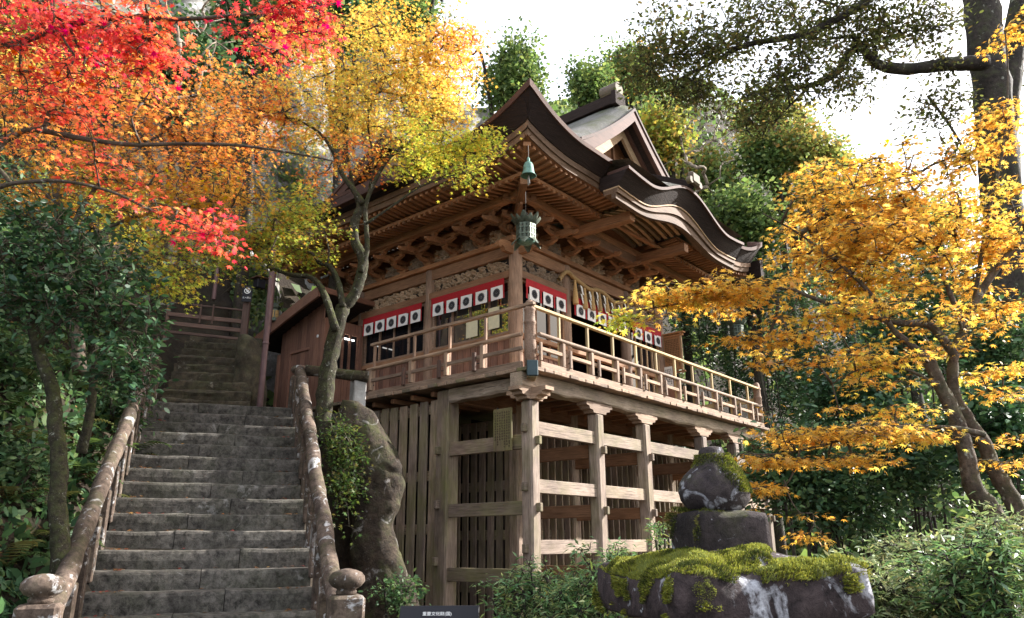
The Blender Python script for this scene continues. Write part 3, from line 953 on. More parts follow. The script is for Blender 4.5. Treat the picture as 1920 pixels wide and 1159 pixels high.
kstrip('curved_edge_strip', -.85, -.3, KS, KT, M['roof_red'])
kstrip('curved_bark_edge', -.80, -.1, (KD[0] + .001, KD[1] + .001, KD[2] + .001), (KS[0] - .001, KS[1] - .001, KS[2] - .001), M['roof_edge'], under=.24)
kstrip('curved_fascia', -.54, -.18, (KB[0] + .001, KB[1] + .001, KB[2] + .001), (KD[0] - .031, KD[1] - .031, KD[2] - .031), M['wood_fascia'])
kstrip('curved_batten', -.57, -.18, (KD[0] - .030, KD[1] - .030, KD[2] - .030), KD, M['wood_pale'])
kstrip('curved_barge_board', -.49, -.38, KC, (KB[0] - .001, KB[1] - .001, KB[2] - .001), M['wood_fascia'])
def kroof():
    V, F = [], []
    n = 18
    for x in xs:
        for j in range(n + 1):
            v = -.84 + 2.5 * j / n
            V.append((KX + x, v, max(kprof(x, KT) + .012 + .52 * (v + .84) * (.25 + .75 * max(0, math.cos(math.pi * x / 4.4))), 7.98 + zroof(v - E0) - .05)))
    for i in range(len(xs) - 1):
        for j in range(n):
            a = i * (n + 1) + j
            F.append((a, a + n + 1, a + n + 2, a + 1))
    put('curved_bark_roof', mesh_from('curved_bark_roof', V, F, True), hall, M['roof_bark'])
kroof()
for k in range(9):                                   # arched ribs under it
    v = -.30 + .185 * k
    V, F = [], []
    xx = np.linspace(-1.68, .62, 21)
    for x in xx:
        z = 7.32 + .30 * math.cos(math.pi * (x + .53) / 2.9) - .02
        for a, b in ((-.04, -.04), (.04, -.04), (.04, .05), (-.04, .05)): V.append((KX + x, v + a, z + b))
    for i in range(len(xx) - 1):
        for j in range(4): F.append((i * 4 + j, (i + 1) * 4 + j, (i + 1) * 4 + (j + 1) % 4, i * 4 + (j + 1) % 4))
    put('arched_rib', mesh_from('arched_rib', V, F), hall, M['wood_pale'])
V, F = [], []
xx = np.linspace(-1.75, .70, 21)
for x in xx:
    z = 7.32 + .30 * math.cos(math.pi * (x + .53) / 2.9) + .04
    V += [(KX + x, -.38, z), (KX + x, 1.9, z)]
F = [(2 * i, 2 * i + 1, 2 * i + 3, 2 * i + 2) for i in range(len(xx) - 1)]
put('arched_boards', mesh_from('arched_boards', V, F), hall, M['wood_soffit'])
for u in (3.34, 5.86):
    beam('arch_beam', (u, 1.3, 6.98), (u, -.30, 6.96), .20, .22, M['wood_eave'], hall)
beam('arch_wall_beam', (3.44, 1.16, 6.96), (5.76, 1.16, 6.96), .16, .26, M['wood_wall'], hall)
beam('ridge', (KX, -.88, 8.26), (KX, .8, 9.13), .20, .14, M['roof_edge'], hall)
put('ridge_end', box_mesh(.40, .16, .30, .04, M['wood_old']), hall, None, Matrix.Translation((KX, -.93, 8.40)))
for s_ in (-1, 1):
    put('ridge_scroll', cyl_mesh(.12, .09, .09, 14, M['wood_old']), hall, None, Matrix.Translation((KX + s_ * .23, -.93, 8.30)) @ Matrix.Rotation(R(90), 4, 'Z'))

# --- curtains: red with white squares, a sixteen-petalled flower on each
def crest_mesh(r):
    V, F = [], []
    def petal(a, r0, r1, w):
        pts = [(r0, -w * .35)]
        for k in range(7):
            t = -math.pi / 2 + math.pi * k / 6
            pts.append((r1 - w / 2 + w / 2 * math.cos(t), w / 2 * math.sin(t)))
        pts.append((r0, w * .35))
        o = len(V)
        for x, y in pts: V.append((x * math.cos(a) - y * math.sin(a), 0, x * math.sin(a) + y * math.cos(a)))
        F.append(tuple(range(o, o + len(pts))))
    for k in range(16): petal(2 * math.pi * k / 16, r * .24, r, r * .30)
    for k in range(8): petal(2 * math.pi * (k + .5) / 8, r * .01, r * .22, r * .16)
    me = mesh_from('flower_crest', V, F); me.materials.append(M['crest']); return me
def cloth(name, w, h, mat, parent, mx, seed, amp=.022, slits=()):
    nx, nz = max(8, int(w * 22)), 8
    V, F = [], []
    for k, y in ((0, 0.0), (1, .006)):
        for i in range(nx + 1):
            for j in range(nz + 1):
                x, z = w * i / nx, -h * j / nz
                d = amp * (j / nz) * (noise.noise(Vector((x * 3, z * 2, seed))) + .4 * math.sin(x * 14 + seed))
                V.append((x, y + d, z))
    q = (nx + 1) * (nz + 1)
    for i in range(nx):
        for j in range(nz):
            a = i * (nz + 1) + j
            F.append((a, a + 1, a + nz + 2, a + nz + 1)); F.append((q + a, q + a + nz + 1, q + a + nz + 2, q + a + 1))
    return put(name, mesh_from(name, V, F, True), parent, mat, mx)
CM_ = {}
def curtain(face, a, b, n, z, label, off=.16, drop=.47, sq=.355, world_m=None, red=True):
    st = a if face == 'r' else b
    base = HALL_M @ (FM(face, st, off, z) if world_m is None else world_m)
    t = empty('curtain'); t.matrix_world = base
    tag(t, label, 'curtain', 'red curtains with crests round the hall')
    w = b - a
    if red: cloth('red_band', w, .19, M['red_cloth'], t, Matrix(), a)
    else: cloth('red_band', w, .19, M['dark'], t, Matrix(), a)
    s_ = w / n
    for k in range(n):
        cx = (k + .5) * s_
        for e in (0, 1) if k == n - 1 else (0,):        # red strips hanging between the squares
            sx = k * s_ if e == 0 else w - .055
            cloth('red_strip', .055, drop - .19, M['red_cloth'] if red else M['dark'], t, Matrix.Translation((sx, 0, -.19)), a + k, .006)
        q = min(sq, s_ - .075)
        tilt = random.uniform(-.02, .02)
        wsq = cloth('white_square', q, .31, M['white_cloth'], t, Matrix.Translation((cx - q / 2 + .02, -.014, -.165)) @ Matrix.Rotation(tilt, 4, 'Y'), a * 2 + k, .010)
        if 'c' not in CM_: CM_['c'] = crest_mesh(.108)
        put('flower_crest', CM_['c'], wsq, None, Matrix.Translation((q / 2, -.006, -.155)))
    return t
curtain('l', 2.2, 4.55, 5, 5.685, 'red curtain of five crested squares left of the corner column')
curtain('l', 4.88, 7.12, 5, 5.665, 'red curtain of five crested squares farthest left, by the side hut')
curtain('r', 2.18, 3.70, 3, 5.68, 'red curtain of three crested squares just right of the corner column')
curtain('r', 4.02, 6.36, 5, 5.70, 'red curtain of five crested squares below the straw rope')
curtain('r', 6.68, 8.22, 3, 5.68, 'red curtain of three crested squares by the wooden notice board')
curtain('r', 4.6, 7.2, 5, 0, 'dark inner curtain with crested squares deep inside the open middle bay',
        world_m=Matrix.Translation((5.2, 4.6, 5.05)), red=False, sq=.45)

# --- straw rope with tassels and paper streamers
rope = tag(empty('sacred_rope', H(5.2, 1.8, 6.1), HALL_RZ), 'twisted straw rope with tassels and paper streamers over the middle bay', 'sacred rope')
RP = [(3.36, 5.95), (3.67, 6.23), (4.0, 6.16), (4.59, 6.03), (4.96, 6.10), (5.3, 6.08), (5.71, 5.96), (6.16, 6.06), (6.65, 6.30), (6.9, 6.1)]
S = spline([(u - 5.2, 0, z - 6.1) for u, z in RP], 12)
def rope_mesh():
    pts = [Vector(s) for s in S]
    V, F = [], []
    n = 12; ph = 0
    for k, p in enumerate(pts):
        t = (pts[min(k + 1, len(pts) - 1)] - pts[max(k - 1, 0)]).normalized()
        px = Vector((0, 1, 0)); py = t.cross(px)
        ph += .55
        for i in range(n):
            a = 2 * math.pi * i / n
            r = .055 * (1 + .22 * abs(math.sin(1.5 * (a + ph)))) - .01
            V.append(p + px * (r * math.cos(a)) + py * (r * math.sin(a)))
    for j in range(len(pts) - 1):
        for i in range(n): F.append((j * n + i, j * n + (i + 1) % n, (j + 1) * n + (i + 1) % n, (j + 1) * n + i))
    return mesh_from('rope', V, F, True)
put('rope', rope_mesh(), rope, M['straw'])
def rz_at(u): return float(np.interp(u - 5.2, [s[0] for s in S], [s[2] for s in S]))
for k, u in enumerate((4.02, 4.42, 4.75, 5.06, 5.4, 5.75, 6.1, 6.4)):
    L = (.62, .55, .5, .5, .4, .34, .3, .3)[k]
    z = rz_at(u)
    prof = [(.02, 0), (.035, -.03), (.03, -.06), (.075, -L * .9), (.07, -L)]
    lathe('tassel', [(r, zz) for r, zz in prof], 9, M['straw'], rope, (u - 5.2, 0, z - .04), smooth=False)
for k, u in enumerate((4.24, 4.6, 4.92, 5.25, 5.6, 5.95, 6.25)):
    z = rz_at(u) - .06
    V, F = [], []
    x = 0
    for j in range(4):
        o = len(V); w, h = .075, .11
        V += [(x, .0, z - j * h), (x + w, .006, z - j * h), (x + w + .03, -.012, z - (j + 1.15) * h), (x + .03, -.018, z - (j + 1.15) * h)]
        F.append((o, o + 1, o + 2, o + 3)); x += .035 * (1 if j % 2 == 0 else -1)
    o = len(V); V += [(v[0], v[1] + .004, v[2]) for v in V]; F += [tuple(i + o for i in f)[::-1] for f in F[:4]]
    put('paper_streamer', mesh_from('paper_streamer', V, F), rope, M['paper'], loc=(u - 5.2, 0, 0))

# --- wind bell and hanging lantern at the corner
bell = tag(empty('wind_bell', H(-.06, -.06, 6.72), HALL_RZ), 'green bronze wind bell hanging under the roof corner', 'wind bell')
lathe('bell_body', [(.015, .29), (.07, .275), (.095, .22), (.105, .12), (.125, .03), (.155, 0), (.148, -.005), (.115, .03), (.09, .12)], 20, M['bronze'], bell)
lathe('bell_loop', [(.02, .28), (.03, .31), (.03, .36), (.015, .40)], 8, M['bronze'], bell)
put('clapper', box_mesh(.09, .012, .2, .004, M['granite']), bell, None, Matrix.Translation((0, 0, -.10)) @ Matrix.Rotation(R(60), 4, 'Z') @ Matrix.Rotation(R(12), 4, 'Y'))
pole('hanger', (0, 0, .38), (0, 0, .66), .008, M['iron'], bell, 6)
lan = tag(empty('hanging_lantern', H(.36, .36, 5.62), HALL_RZ), 'ornate greenish bronze lantern hanging from the corner of the eaves', 'hanging lantern')
for i in range(6):
    a = R(60 * i)
    rot = Matrix.Rotation(a, 4, 'Z')
    g_ = MB()
    for x in (-.075, 0, .075): g_.box((x, -.165, .17), (.018, .02, .30))
    for z in (.02, .11, .24, .32): g_.box((0, -.165, z), (.19, .018, .022))
    for x in (-.05, -.02, .02, .05):
        for z in (.06, .15, .19, .28): g_.box((x, -.163, z), (.012, .012, .05))
    g_.build('lattice_panel', M['bronze_dark'], lan, matrix=rot)
    V, F = [], []
    for k in range(6):                                     # upturned lotus petals on top
        t = k / 5
        w = .085 * math.sin(math.pi * (.28 + .66 * t))
        y = -.14 - .17 * t; z = .36 + .14 * t * t + .03 * t
        V += [(-w, y, z), (0, y - .015, z - .02), (w, y, z)]
    for k in range(5):
        o = k * 3; F += [(o, o + 1, o + 4, o + 3), (o + 1, o + 2, o + 5, o + 4)]
    me = mesh_from('petal', V, F, True)
    for h_ in (0, 1):
        put('petal', me, lan, M['bronze'] if h_ else M['bronze_dark'], Matrix.Rotation(a + R(30 * h_), 4, 'Z') @ Matrix.Scale(1 - .08 * h_, 4))
    V2 = [(x, y * .95, .02 - (z - .36) * .9) for x, y, z in V]
    put('foot', mesh_from('foot', V2, [f[::-1] for f in F], True), lan, M['bronze_dark'], rot)
lathe('lamp_core', [(.12, .0), (.125, .34)], 6, M['dark'], lan)
lathe('base_plate', [(.17, .0), (.18, -.02), (.12, -.06), (.05, -.075)], 12, M['bronze'], lan)
lathe('roof_cap', [(.17, .34), (.16, .38), (.10, .44), (.05, .50), (.03, .56)], 12, M['bronze_dark'], lan)
pole('chain', (0, 0, .55), (0, 0, 1.05), .008, M['iron'], lan, 6)
lathe('ring', [(.03, .53), (.05, .56), (.03, .60)], 10, M['iron'], lan)

lan2 = lan.copy(); COL.objects.link(lan2)
lan2.location = H(9.98, .36, 5.62)
lan2['label'] = 'second bronze lantern hanging at the far right corner of the eaves, half behind yellow leaves'
lan['group'] = lan2['group'] = 'hanging lanterns under the eaves'
for ch in list(lan.children):
    c = ch.copy(); COL.objects.link(c); c.parent = lan2
# --- notice board at the far right bay, small plaque on the tie beam
def glyphs(name, parent, mx, cols, rows, w, h, mat, seed, size=.7):
    """columns of brushed characters, too small to read in the photograph"""
    r = random.Random(seed); g_ = MB()
    cw, ch = w / cols, h / rows
    for c in range(cols):
        end = rows - r.randint(0, max(1, rows // 4))
        for k in range(end):
            x, z = (c + .5) * cw - w / 2, h / 2 - (k + .5) * ch
            for q in range(4):
                if q % 2: g_.box((x + r.uniform(-.2, .2) * cw, 0, z + r.uniform(-.1, .1) * ch), (cw * .13, .003, ch * size))
                else: g_.box((x, 0, z + r.uniform(-.35, .35) * ch), (cw * size, .003, ch * .13))
    return g_.build(name, mat, parent, matrix=mx)
nb = tag(empty('notice_board', H(8.4, 1.62, 4.55), HALL_RZ), 'upright wooden notice board with written columns beside the last column', 'notice board')
put('panel', box_mesh(.05, .50, .95, .006, M['wood_sign']), nb, None, Matrix.Translation((0, 0, .48)))
for y in (-.28, .28): put('side_post', box_mesh(.06, .05, 1.15, .006, M['wood_pale']), nb, None, Matrix.Translation((0, y, .47)))
for z in (-.05, .99): put('cross_bar', box_mesh(.07, .72, .05, .006, M['wood_sign']), nb, None, Matrix.Translation((0, 0, z)))
put('cap_roof', box_mesh(.16, .8, .035, .006, M['wood_sign']), nb, None, Matrix.Translation((0, 0, 1.06)))
put('stand', box_mesh(.06, .06, 1.55, .006, M['wood_sign']), nb, None, Matrix.Translation((.0, .0, -.79)))
glyphs('lettering', nb, Matrix.Translation((-.028, 0, .48)) @ Matrix.Rotation(R(-90), 4, 'Z'), 9, 16, .44, .84, M['sign_ink'], 5)
wn_ = tag(empty('paper_notice', H(8.33, 1.78, 4.05), HALL_RZ), 'white paper notice on the boards below the wooden notice board', 'notice')
put('sheet', box_mesh(.008, .3, .62, 0, M['paper']), wn_, None, Matrix.Translation((0, 0, .31)))
glyphs('lettering', wn_, Matrix.Translation((-.007, 0, .31)) @ Matrix.Rotation(R(-90), 4, 'Z'), 5, 9, .26, .5, M['sign_ink'], 8)
put('support_board', box_mesh(.03, .36, 1.65, .004, M['wood_hut']), wn_, None, Matrix.Translation((.025, 0, -.27)))
pq = tag(empty('wooden_plaque', H(-.035, .625, 1.55), HALL_RZ), 'mossy old wooden plaque with faded writing hung on the tie beam', 'plaque')
put('panel', box_mesh(.76, .43, .035, .006, M['wood_board']), pq, None, Matrix.Translation((0, 0, .38)) @ Matrix.Rotation(R(-90), 4, 'Y'))
glyphs('lettering', pq, Matrix.Translation((-.02, 0, .38)) @ Matrix.Rotation(R(-90), 4, 'Z'), 7, 14, .38, .66, M['sign_ink'], 9)
put('peg', box_mesh(.03, .03, .05, .004, M['iron']), pq, None, Matrix.Translation((0, .12, .765)))
for (v, z, w, h) in ((3.30, 4.52, .36, .46), (2.62, 4.60, .33, .50)):
    pp = tag(empty('window_poster', H(1.965, v, z), HALL_RZ), 'cream paper poster in the window, %s' % ('beside the middle mullion' if v > 3 else 'next to the corner column'), 'poster')
    put('sheet', box_mesh(.006, w, h, 0, M['poster']), pp, None, Matrix.Translation((0, 0, h / 2)))

# --- lean-to hut at the left end of the veranda
hut = tag(empty('side_hut', H(.69, 7.2, 3.0), HALL_RZ), 'small red-brown board hut with sloping roof between the stairs and the hall', 'hut')
HU, HV = 2.0 - .69 - .14, 2.5
for k in range(10):
    put('wall_board', box_mesh(round(2.90 - .265 * (.11 + .182 * k) - .02 * (.11 + .182 * k) ** 2, 2), .03, .178, .004, M['wood_hut']), hut, None, Matrix.Translation((.0, .11 + .182 * k, (2.90 - .265 * (.11 + .182 * k) - .02 * (.11 + .182 * k) ** 2) / 2)) @ Matrix.Rotation(R(90), 4, 'Z') @ Matrix.Rotation(R(-90), 4, 'Y'))
for k in range(6):
    put('wall_board', box_mesh(1.12, .03, .19, .004, M['wood_hut']), hut, None, Matrix.Translation((.12 + .195 * k, .0, .56)) @ Matrix.Rotation(R(-90), 4, 'Y'))
    put('wall_board', box_mesh(.25, .03, .19, .004, M['wood_hut']), hut, None, Matrix.Translation((.12 + .195 * k, .0, 2.36)) @ Matrix.Rotation(R(-90), 4, 'Y'))
for x, y in ((0.02, .0), (1.14, 0.0), (.0, 1.88)):
    beam('corner_post', (x, y, 0), (x, y, 2.45 if y < 1 else 1.8), .11, .11, M['wood_hut'], hut)
hw = MB()
for z in (1.15, 2.2): hw.box((.58, 0, z), (1.02, .08, .06))
for x in (.10, .36, .58, .80, 1.06): hw.box((x, 0, 1.675), (.05, .075, .99))
hw_ = hw.build('window', M['wood_hut'], hut)
put('pane', box_mesh(.92, .01, .96, 0, M['glass_dark']), hw_, None, Matrix.Translation((.58, .02, 1.675)))
put('lamp_tube', cyl_mesh(.55, .016, .016, 8, M['tube']), hut, None, Matrix.Translation((.66, -.012, 2.05)))
beam('door_frame', (-.03, .55, 1.75), (-.03, 1.35, 1.75), .05, .07, M['wood_hut'], hut)
beam('door_frame', (-.03, 1.36, .1), (-.03, 1.36, 1.75), .05, .06, M['wood_hut'], hut)
rb = MB()
def hp(y): return 3.02 - .265 * y - .02 * (y ** 2)
rf_y = np.linspace(-.35, 2.65, 9)
V, F = [], []
for y in rf_y:
    for x, o in ((-.45, 0), (1.5, 0), (1.5, -.12), (-.45, -.12)): V.append((x, y, hp(y) + o))
for k in range(8):
    for j in range(4): F.append((k * 4 + j, k * 4 + (j + 1) % 4, (k + 1) * 4 + (j + 1) % 4, (k + 1) * 4 + j))
F += [(0, 3, 2, 1), (32, 33, 34, 35)]
hr_ = put('roof', mesh_from('roof', V, F), hut, M['roof_edge'])
V, F = [], []
for y in rf_y:
    for x, o in ((-.50, .02), (-.44, .02), (-.44, -.26), (-.50, -.26)): V.append((x, y, hp(y) + o))
for k in range(8):
    for j in range(4): F.append((k * 4 + j, k * 4 + (j + 1) % 4, (k + 1) * 4 + (j + 1) % 4, (k + 1) * 4 + j))
F += [(0, 3, 2, 1), (32, 33, 34, 35)]
put('barge_board', mesh_from('barge_board', V, F), hr_, M['wood_hut'])
beam('eave_board', (-.5, -.36, 3.05), (1.5, -.36, 3.05), .05, .14, M['wood_hut'], hut)
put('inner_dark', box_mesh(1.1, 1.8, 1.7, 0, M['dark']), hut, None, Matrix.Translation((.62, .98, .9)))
put('bell_button', box_mesh(.03, .05, .07, .005, M['sign_white']), hut, None, Matrix.Translation((-.03, .22, 2.02)))

for (pos, sc_, lab) in ((H(.2, 8.75, 5.55), .72, 'small bronze lantern hanging in the dark beside the hut roof'),):
    q = tag(empty('hanging_lantern', pos, HALL_RZ), lab, 'hanging lantern')
    lathe('lamp_body', [(.09, 0), (.13, .02), (.13, .05), (.11, .06), (.11, .34), (.15, .36), (.17, .40), (.07, .48), (.03, .52)], 6, M['bronze_dark'], q, smooth=False)
    for i in range(6):
        a = R(60 * i)
        put('grille', box_mesh(.09, .01, .2, .003, M['straw']), q, None, Matrix.Rotation(a, 4, 'Z') @ Matrix.Translation((0, -.105, .2)))
    pole('chain', (0, 0, .5), (0, 0, 1.4), .008, M['iron'], q, 6)
q = tag(empty('eave_lamp', H(-.2, 8.95, 6.4), HALL_RZ), 'small dark box lamp under the left end of the eaves', 'lamp')
put('lamp_box', box_mesh(.24, .24, .26, .02, M['sign_dark']), q, None, Matrix.Translation((0, 0, .13)))
beam('bracket_arm', (0, 0, .26), (0, 0, .62), .03, .03, M['iron'], q)
beam('cover', (-.18, 0, .29), (.18, 0, .29), .34, .03, M['wood_hut'], q)
# ------------------------------------------------------------------ stone stairs and balustrades
ST_RZ = math.atan2(ST_R.y, ST_R.x)
ST_M = Matrix.Translation(ST_O) @ Matrix.Rotation(ST_RZ, 4, 'Z')
def S_(r, s, z): return ST_M @ Vector((r, s, z))
st = tag(empty('stone_staircase', (ST_O.x, ST_O.y, 0), ST_RZ), 'long straight flight of worn grey stone steps', 'staircase')
def step_mesh(w, d, h, seed, amp=.006, nx=26):
    """worn block: rounded and slightly hollowed nosing"""
    V, F = [], []
    sec = [(0, 0), (-.004, h * .5), (0, h - .042), (.012, h - .014), (.045, h), (d * .5, h + .002), (d, h + .004), (d, 0)]
    for k in range(nx + 1):
        x = -w / 2 + w * k / nx
        hol = -.010 * math.exp(-(x / (.35 * w)) ** 2)
        for j, (y, z) in enumerate(sec):
            q = noise.noise(Vector((x * 2.3, j * .7, seed))) * amp + noise.noise(Vector((x * 9, j * 1.7, seed + 9))) * amp * .6
            V.append((x, y + q, z + (hol + q if z > .5 * h else 0)))
    q = len(sec)
    for k in range(nx):
        for j in range(q): F.append((k * q + j, (k + 1) * q + j, (k + 1) * q + (j + 1) % q, k * q + (j + 1) % q))
    F.append(tuple(range(q))); F.append(tuple(range(nx * q, nx * q + q))[::-1])
    return mesh_from('step', V, F)
sms = {}
for i in range(-3, 15):
    j = (-.28, .22, -.05, .36, -.40)[i % 5]               # each step is two blocks with a staggered joint
    for k, (x0, x1) in enumerate(((-1.17, j - .004), (j + .004, 1.17))):
        key = (i % 5, k)
        if key not in sms:
            sms[key] = step_mesh(x1 - x0, .42, RISE + .03, (i % 5) * 5.0 + k * 2.3, .008); sms[key].materials.append(M['stair'])
        put('step', sms[key], st, None, Matrix.Translation(((x0 + x1) / 2, i * RUN + random.uniform(-.012, .012), Z0 + RISE * (i - 1) - .03 + random.uniform(-.006, .006))) @ Matrix.Rotation(random.uniform(-.004, .004), 4, 'Z') @ Matrix.Rotation(random.uniform(-.003, .003), 4, 'Y'))
LZ = Z0 + RISE * 14
beam('landing_slab', (-1.7, 14 * RUN + .85, LZ - .06), (2.4, 14 * RUN + .85, LZ - .06), .95, .12, M['stair'], st)
# upper mossy flight
up = tag(empty('mossy_staircase', S_(-.38, 5.9, LZ)), 'short dark flight of rough mossy steps above the landing', 'staircase')
up.rotation_euler = (0, 0, ST_RZ - R(4))
for i in range(9):
    me = step_mesh(1.55, .5, .26, 40 + i * 3.0, .03); me.materials.append(M['stair_old'])
    put('step', me, up, None, Matrix.Translation((.05 + random.uniform(-.03, .03), .38 * i, .25 * i - .02)) @ Matrix.Rotation(R(random.uniform(-1.5, 0)), 4, 'Y'))
# balustrades
def balustrade(side, label):
    t = tag(empty('stone_balustrade', S_(side * 1.25, -1.35, Z0 + RISE * -3 - .1), ST_RZ), label, 'balustrade', 'stone balustrades of the staircase')
    o = t.location
    def loc(r, s, z): return (r - side * 1.25, s + 1.35, z - o.z)
    # rail rises parallel to the steps
    s0, s1 = -1.35, 5.05
    zr = lambda s: Z0 + RISE / RUN * s + .62
    pts = [loc(side * 1.25 + .02 * noise.noise(Vector((s, side, 0))), s, zr(s) + .02 * noise.noise(Vector((s * .8, 3, side)))) for s in np.linspace(s0 + .05, s1, 14)]
    V, F = tube_arrays([p[:3] for p in spline([tuple(p) for p in pts], 3)], [.094 + .007 * math.sin(k * 1.3) for k in range(len(spline([tuple(p) for p in pts], 3)))], 16, .10, side * 5)
    put('handrail', mesh_from('handrail', V, F, True), t, M['rail_stone'])
    k = 0
    for s in np.arange(-.85, 4.9, .52):
        top = zr(s) - .06
        bot = Z0 + RISE * math.floor(s / RUN) - .12
        h = top - bot
        put('baluster', box_mesh(h, .17, .15, .014, M['rail_stone']), t, None, Matrix.Translation(loc(side * 1.215, s, (top + bot) / 2)) @ Matrix.Rotation(R(-90), 4, 'Y'))
    for s, top, base, sc_ in ((-1.42, -.46, -1.75, 1.0), (5.15, LZ + .62, LZ - .2, .95)):
        n_ = put('newel_post', box_mesh(top - base, .32 * sc_, .32 * sc_, .03, M['rail_stone']), t, None, Matrix.Translation(loc(side * 1.25, s, (top + base) / 2)) @ Matrix.Rotation(R(-90), 4, 'Y'))
        f = lathe('finial', [(.09, 0), (.10, .03), (.085, .05), (.135, .075), (.17, .12), (.165, .165), (.135, .20), (.08, .222), (.025, .234)], 22, M['rail_stone'], None)
        f.parent = n_; f.matrix_basis = Matrix.Rotation(R(90), 4, 'Y') @ Matrix.Translation((0, 0, (top - base) / 2)) @ Matrix.Scale(sc_, 4)
    return t
balustrade(-1, 'stone balustrade on the left side of the stairs by the ferny bank')
balustrade(1, 'stone balustrade on the right side of the stairs by the overhanging boulder')
# level stone rail running right from the upper newel
lr = tag(empty('stone_rail', S_(1.25, 5.2, LZ)), 'level rounded stone rail and pale square post at the top of the stairs', 'stone rail')
a, b = W(572, 694, 13.5), W(690, 707, 13.9)
base = lr.location
tube('handrail', [a - base, (a + b) / 2 - base, b - base], [.10, .10, .11], M['boulder'], lr, 12, .1)
pc = W(671, 735, 13.95)
put('square_post', box_mesh(1.3, .27, .24, .02, M['granite']), lr, None, Matrix.Translation(Vector((pc.x, pc.y, b.z - .66)) - base) @ Matrix.Rotation(R(30), 4, 'Z') @ Matrix.Rotation(R(-90), 4, 'Y'))
# brown drain pole
p0, p1 = W(487, 762, 14.2), W(514, 452, 14.2)
pp = tag(empty('drain_pole', (p0.x, p0.y, p0.z - .4)), 'tall thin brown pole standing at the top of the stairs', 'pole')
pole('shaft', (0, 0, 0), (0, 0, p1.z - p0.z + .9), .058, M['pipe'], pp, 12)
for z in (1.6, 3.2): lathe('collar', [(.064, 0), (.068, .02), (.064, .05)], 12, M['pipe'], pp, (0, 0, z))
# barrier across the upper steps with a no-entry sign
GD = 15.6
gl, gr = W(312, 612, GD), W(457, 628, GD + .25)
gt = tag(empty('barrier', (gl.x, gl.y, gl.z - .15), math.atan2(gr.y - gl.y, gr.x - gl.x)), 'low brown wooden barrier across the mossy upper steps', 'barrier')
wg = math.hypot(gr.x - gl.x, gr.y - gl.y)
def bz(t): return -.10 * t
beam('gate_post', (0, 0, -.2), (0, 0, .78), .07, .07, M['wood_gate'], gt)
beam('gate_post', (wg, 0, -.4), (wg, 0, .92), .14, .14, M['wood_gate'], gt)
for z, h in ((.68, .04), (.42, .09), (.22, .09), (.03, .06)):
    beam('gate_rail', (0, -.03, z), (wg, -.03, z - .12), .04, h, M['wood_gate'], gt)
for x in (.42, .58): beam('upright', (x * wg, -.06, .22), (x * wg, -.06, .66), .035, .035, M['wood_gate'], gt)
sgn = tag(empty('no_entry_sign', tuple(W(462, 566, GD + .1)), gt.rotation_euler.z), 'small dark no-entry sign with a crossed circle on the barrier post', 'sign')
put('board', box_mesh(.21, .02, .36, .005, M['sign_dark']), sgn, None, Matrix.Translation((0, 0, .18)))
def ring_mesh(r0, r1, n=32):
    V, F = [], []
    for i in range(n):
        a = 2 * math.pi * i / n
        for r in (r0, r1): V.append((r * math.cos(a), 0, r * math.sin(a)))
    F = [(2 * i, 2 * i + 1, (2 * i + 3) % (2 * n), (2 * i + 2) % (2 * n)) for i in range(n)]
    return mesh_from('ring', V, F)
put('ring', ring_mesh(.052, .066), sgn, M['sign_white'], loc=(0, -.0125, .25))
b_ = MB()
b_.box((0, 0, 0), (.018, .002, .115), Matrix.Rotation(R(-45), 4, 'Y'))
b_.box((-.012, 0, .01), (.022, .002, .05)); b_.box((.008, 0, -.022), (.04, .002, .018)); b_.box((.02, 0, .012), (.016, .002, .034))
b_.build('symbol', M['sign_white'], sgn, loc=(0, -.0125, .25))
FONT = None
def lettering(text, size, parent, mx, mat, name='lettering'):
    cu = bpy.data.curves.new(name, 'FONT'); cu.body = text; cu.size = size
    cu.align_x = 'CENTER'; cu.align_y = 'CENTER'; cu.extrude = .0008; cu.resolution_u = 2
    tmp = bpy.data.objects.new('tmp', cu); COL.objects.link(tmp)
    bpy.context.view_layer.update()
    me = bpy.data.meshes.new_from_object(tmp.evaluated_get(bpy.context.evaluated_depsgraph_get()))
    bpy.data.objects.remove(tmp)
    me.materials.clear(); me.materials.append(mat)
    o = bpy.data.objects.new(name, me); COL.objects.link(o)
    o.parent = parent; o.matrix_basis = mx
    return o
lettering('立入禁止', .045, sgn, Matrix.Translation((0, -.013, .09)) @ Matrix.Rotation(R(90), 4, 'X'), M['sign_white'])
# two old posts beside the upper steps
for (x, yb, yt, d) in ((403, 540, 455, 17.2), (508 - 2, 600, 505, 17.0)):
    q0, q1 = W(x, yb, d), W(x + 4, yt, d)
    e = tag(empty('wooden_post', (q0.x, q0.y, q0.z - .3)), 'thin dark post on the upper steps, %s' % ('the left of the two' if x < 450 else 'the right one near the eaves'), 'post', 'old posts beside the upper steps')
    pole('shaft', (0, 0, 0), (0, 0, q1.z - q0.z + .5), .05, M['pipe'], e, 10)
    pole('brace', (0, 0, q1.z - q0.z + .4), (.5 if x < 450 else -.5, .1, q1.z - q0.z + .75), .03, M['pipe'], e, 8)

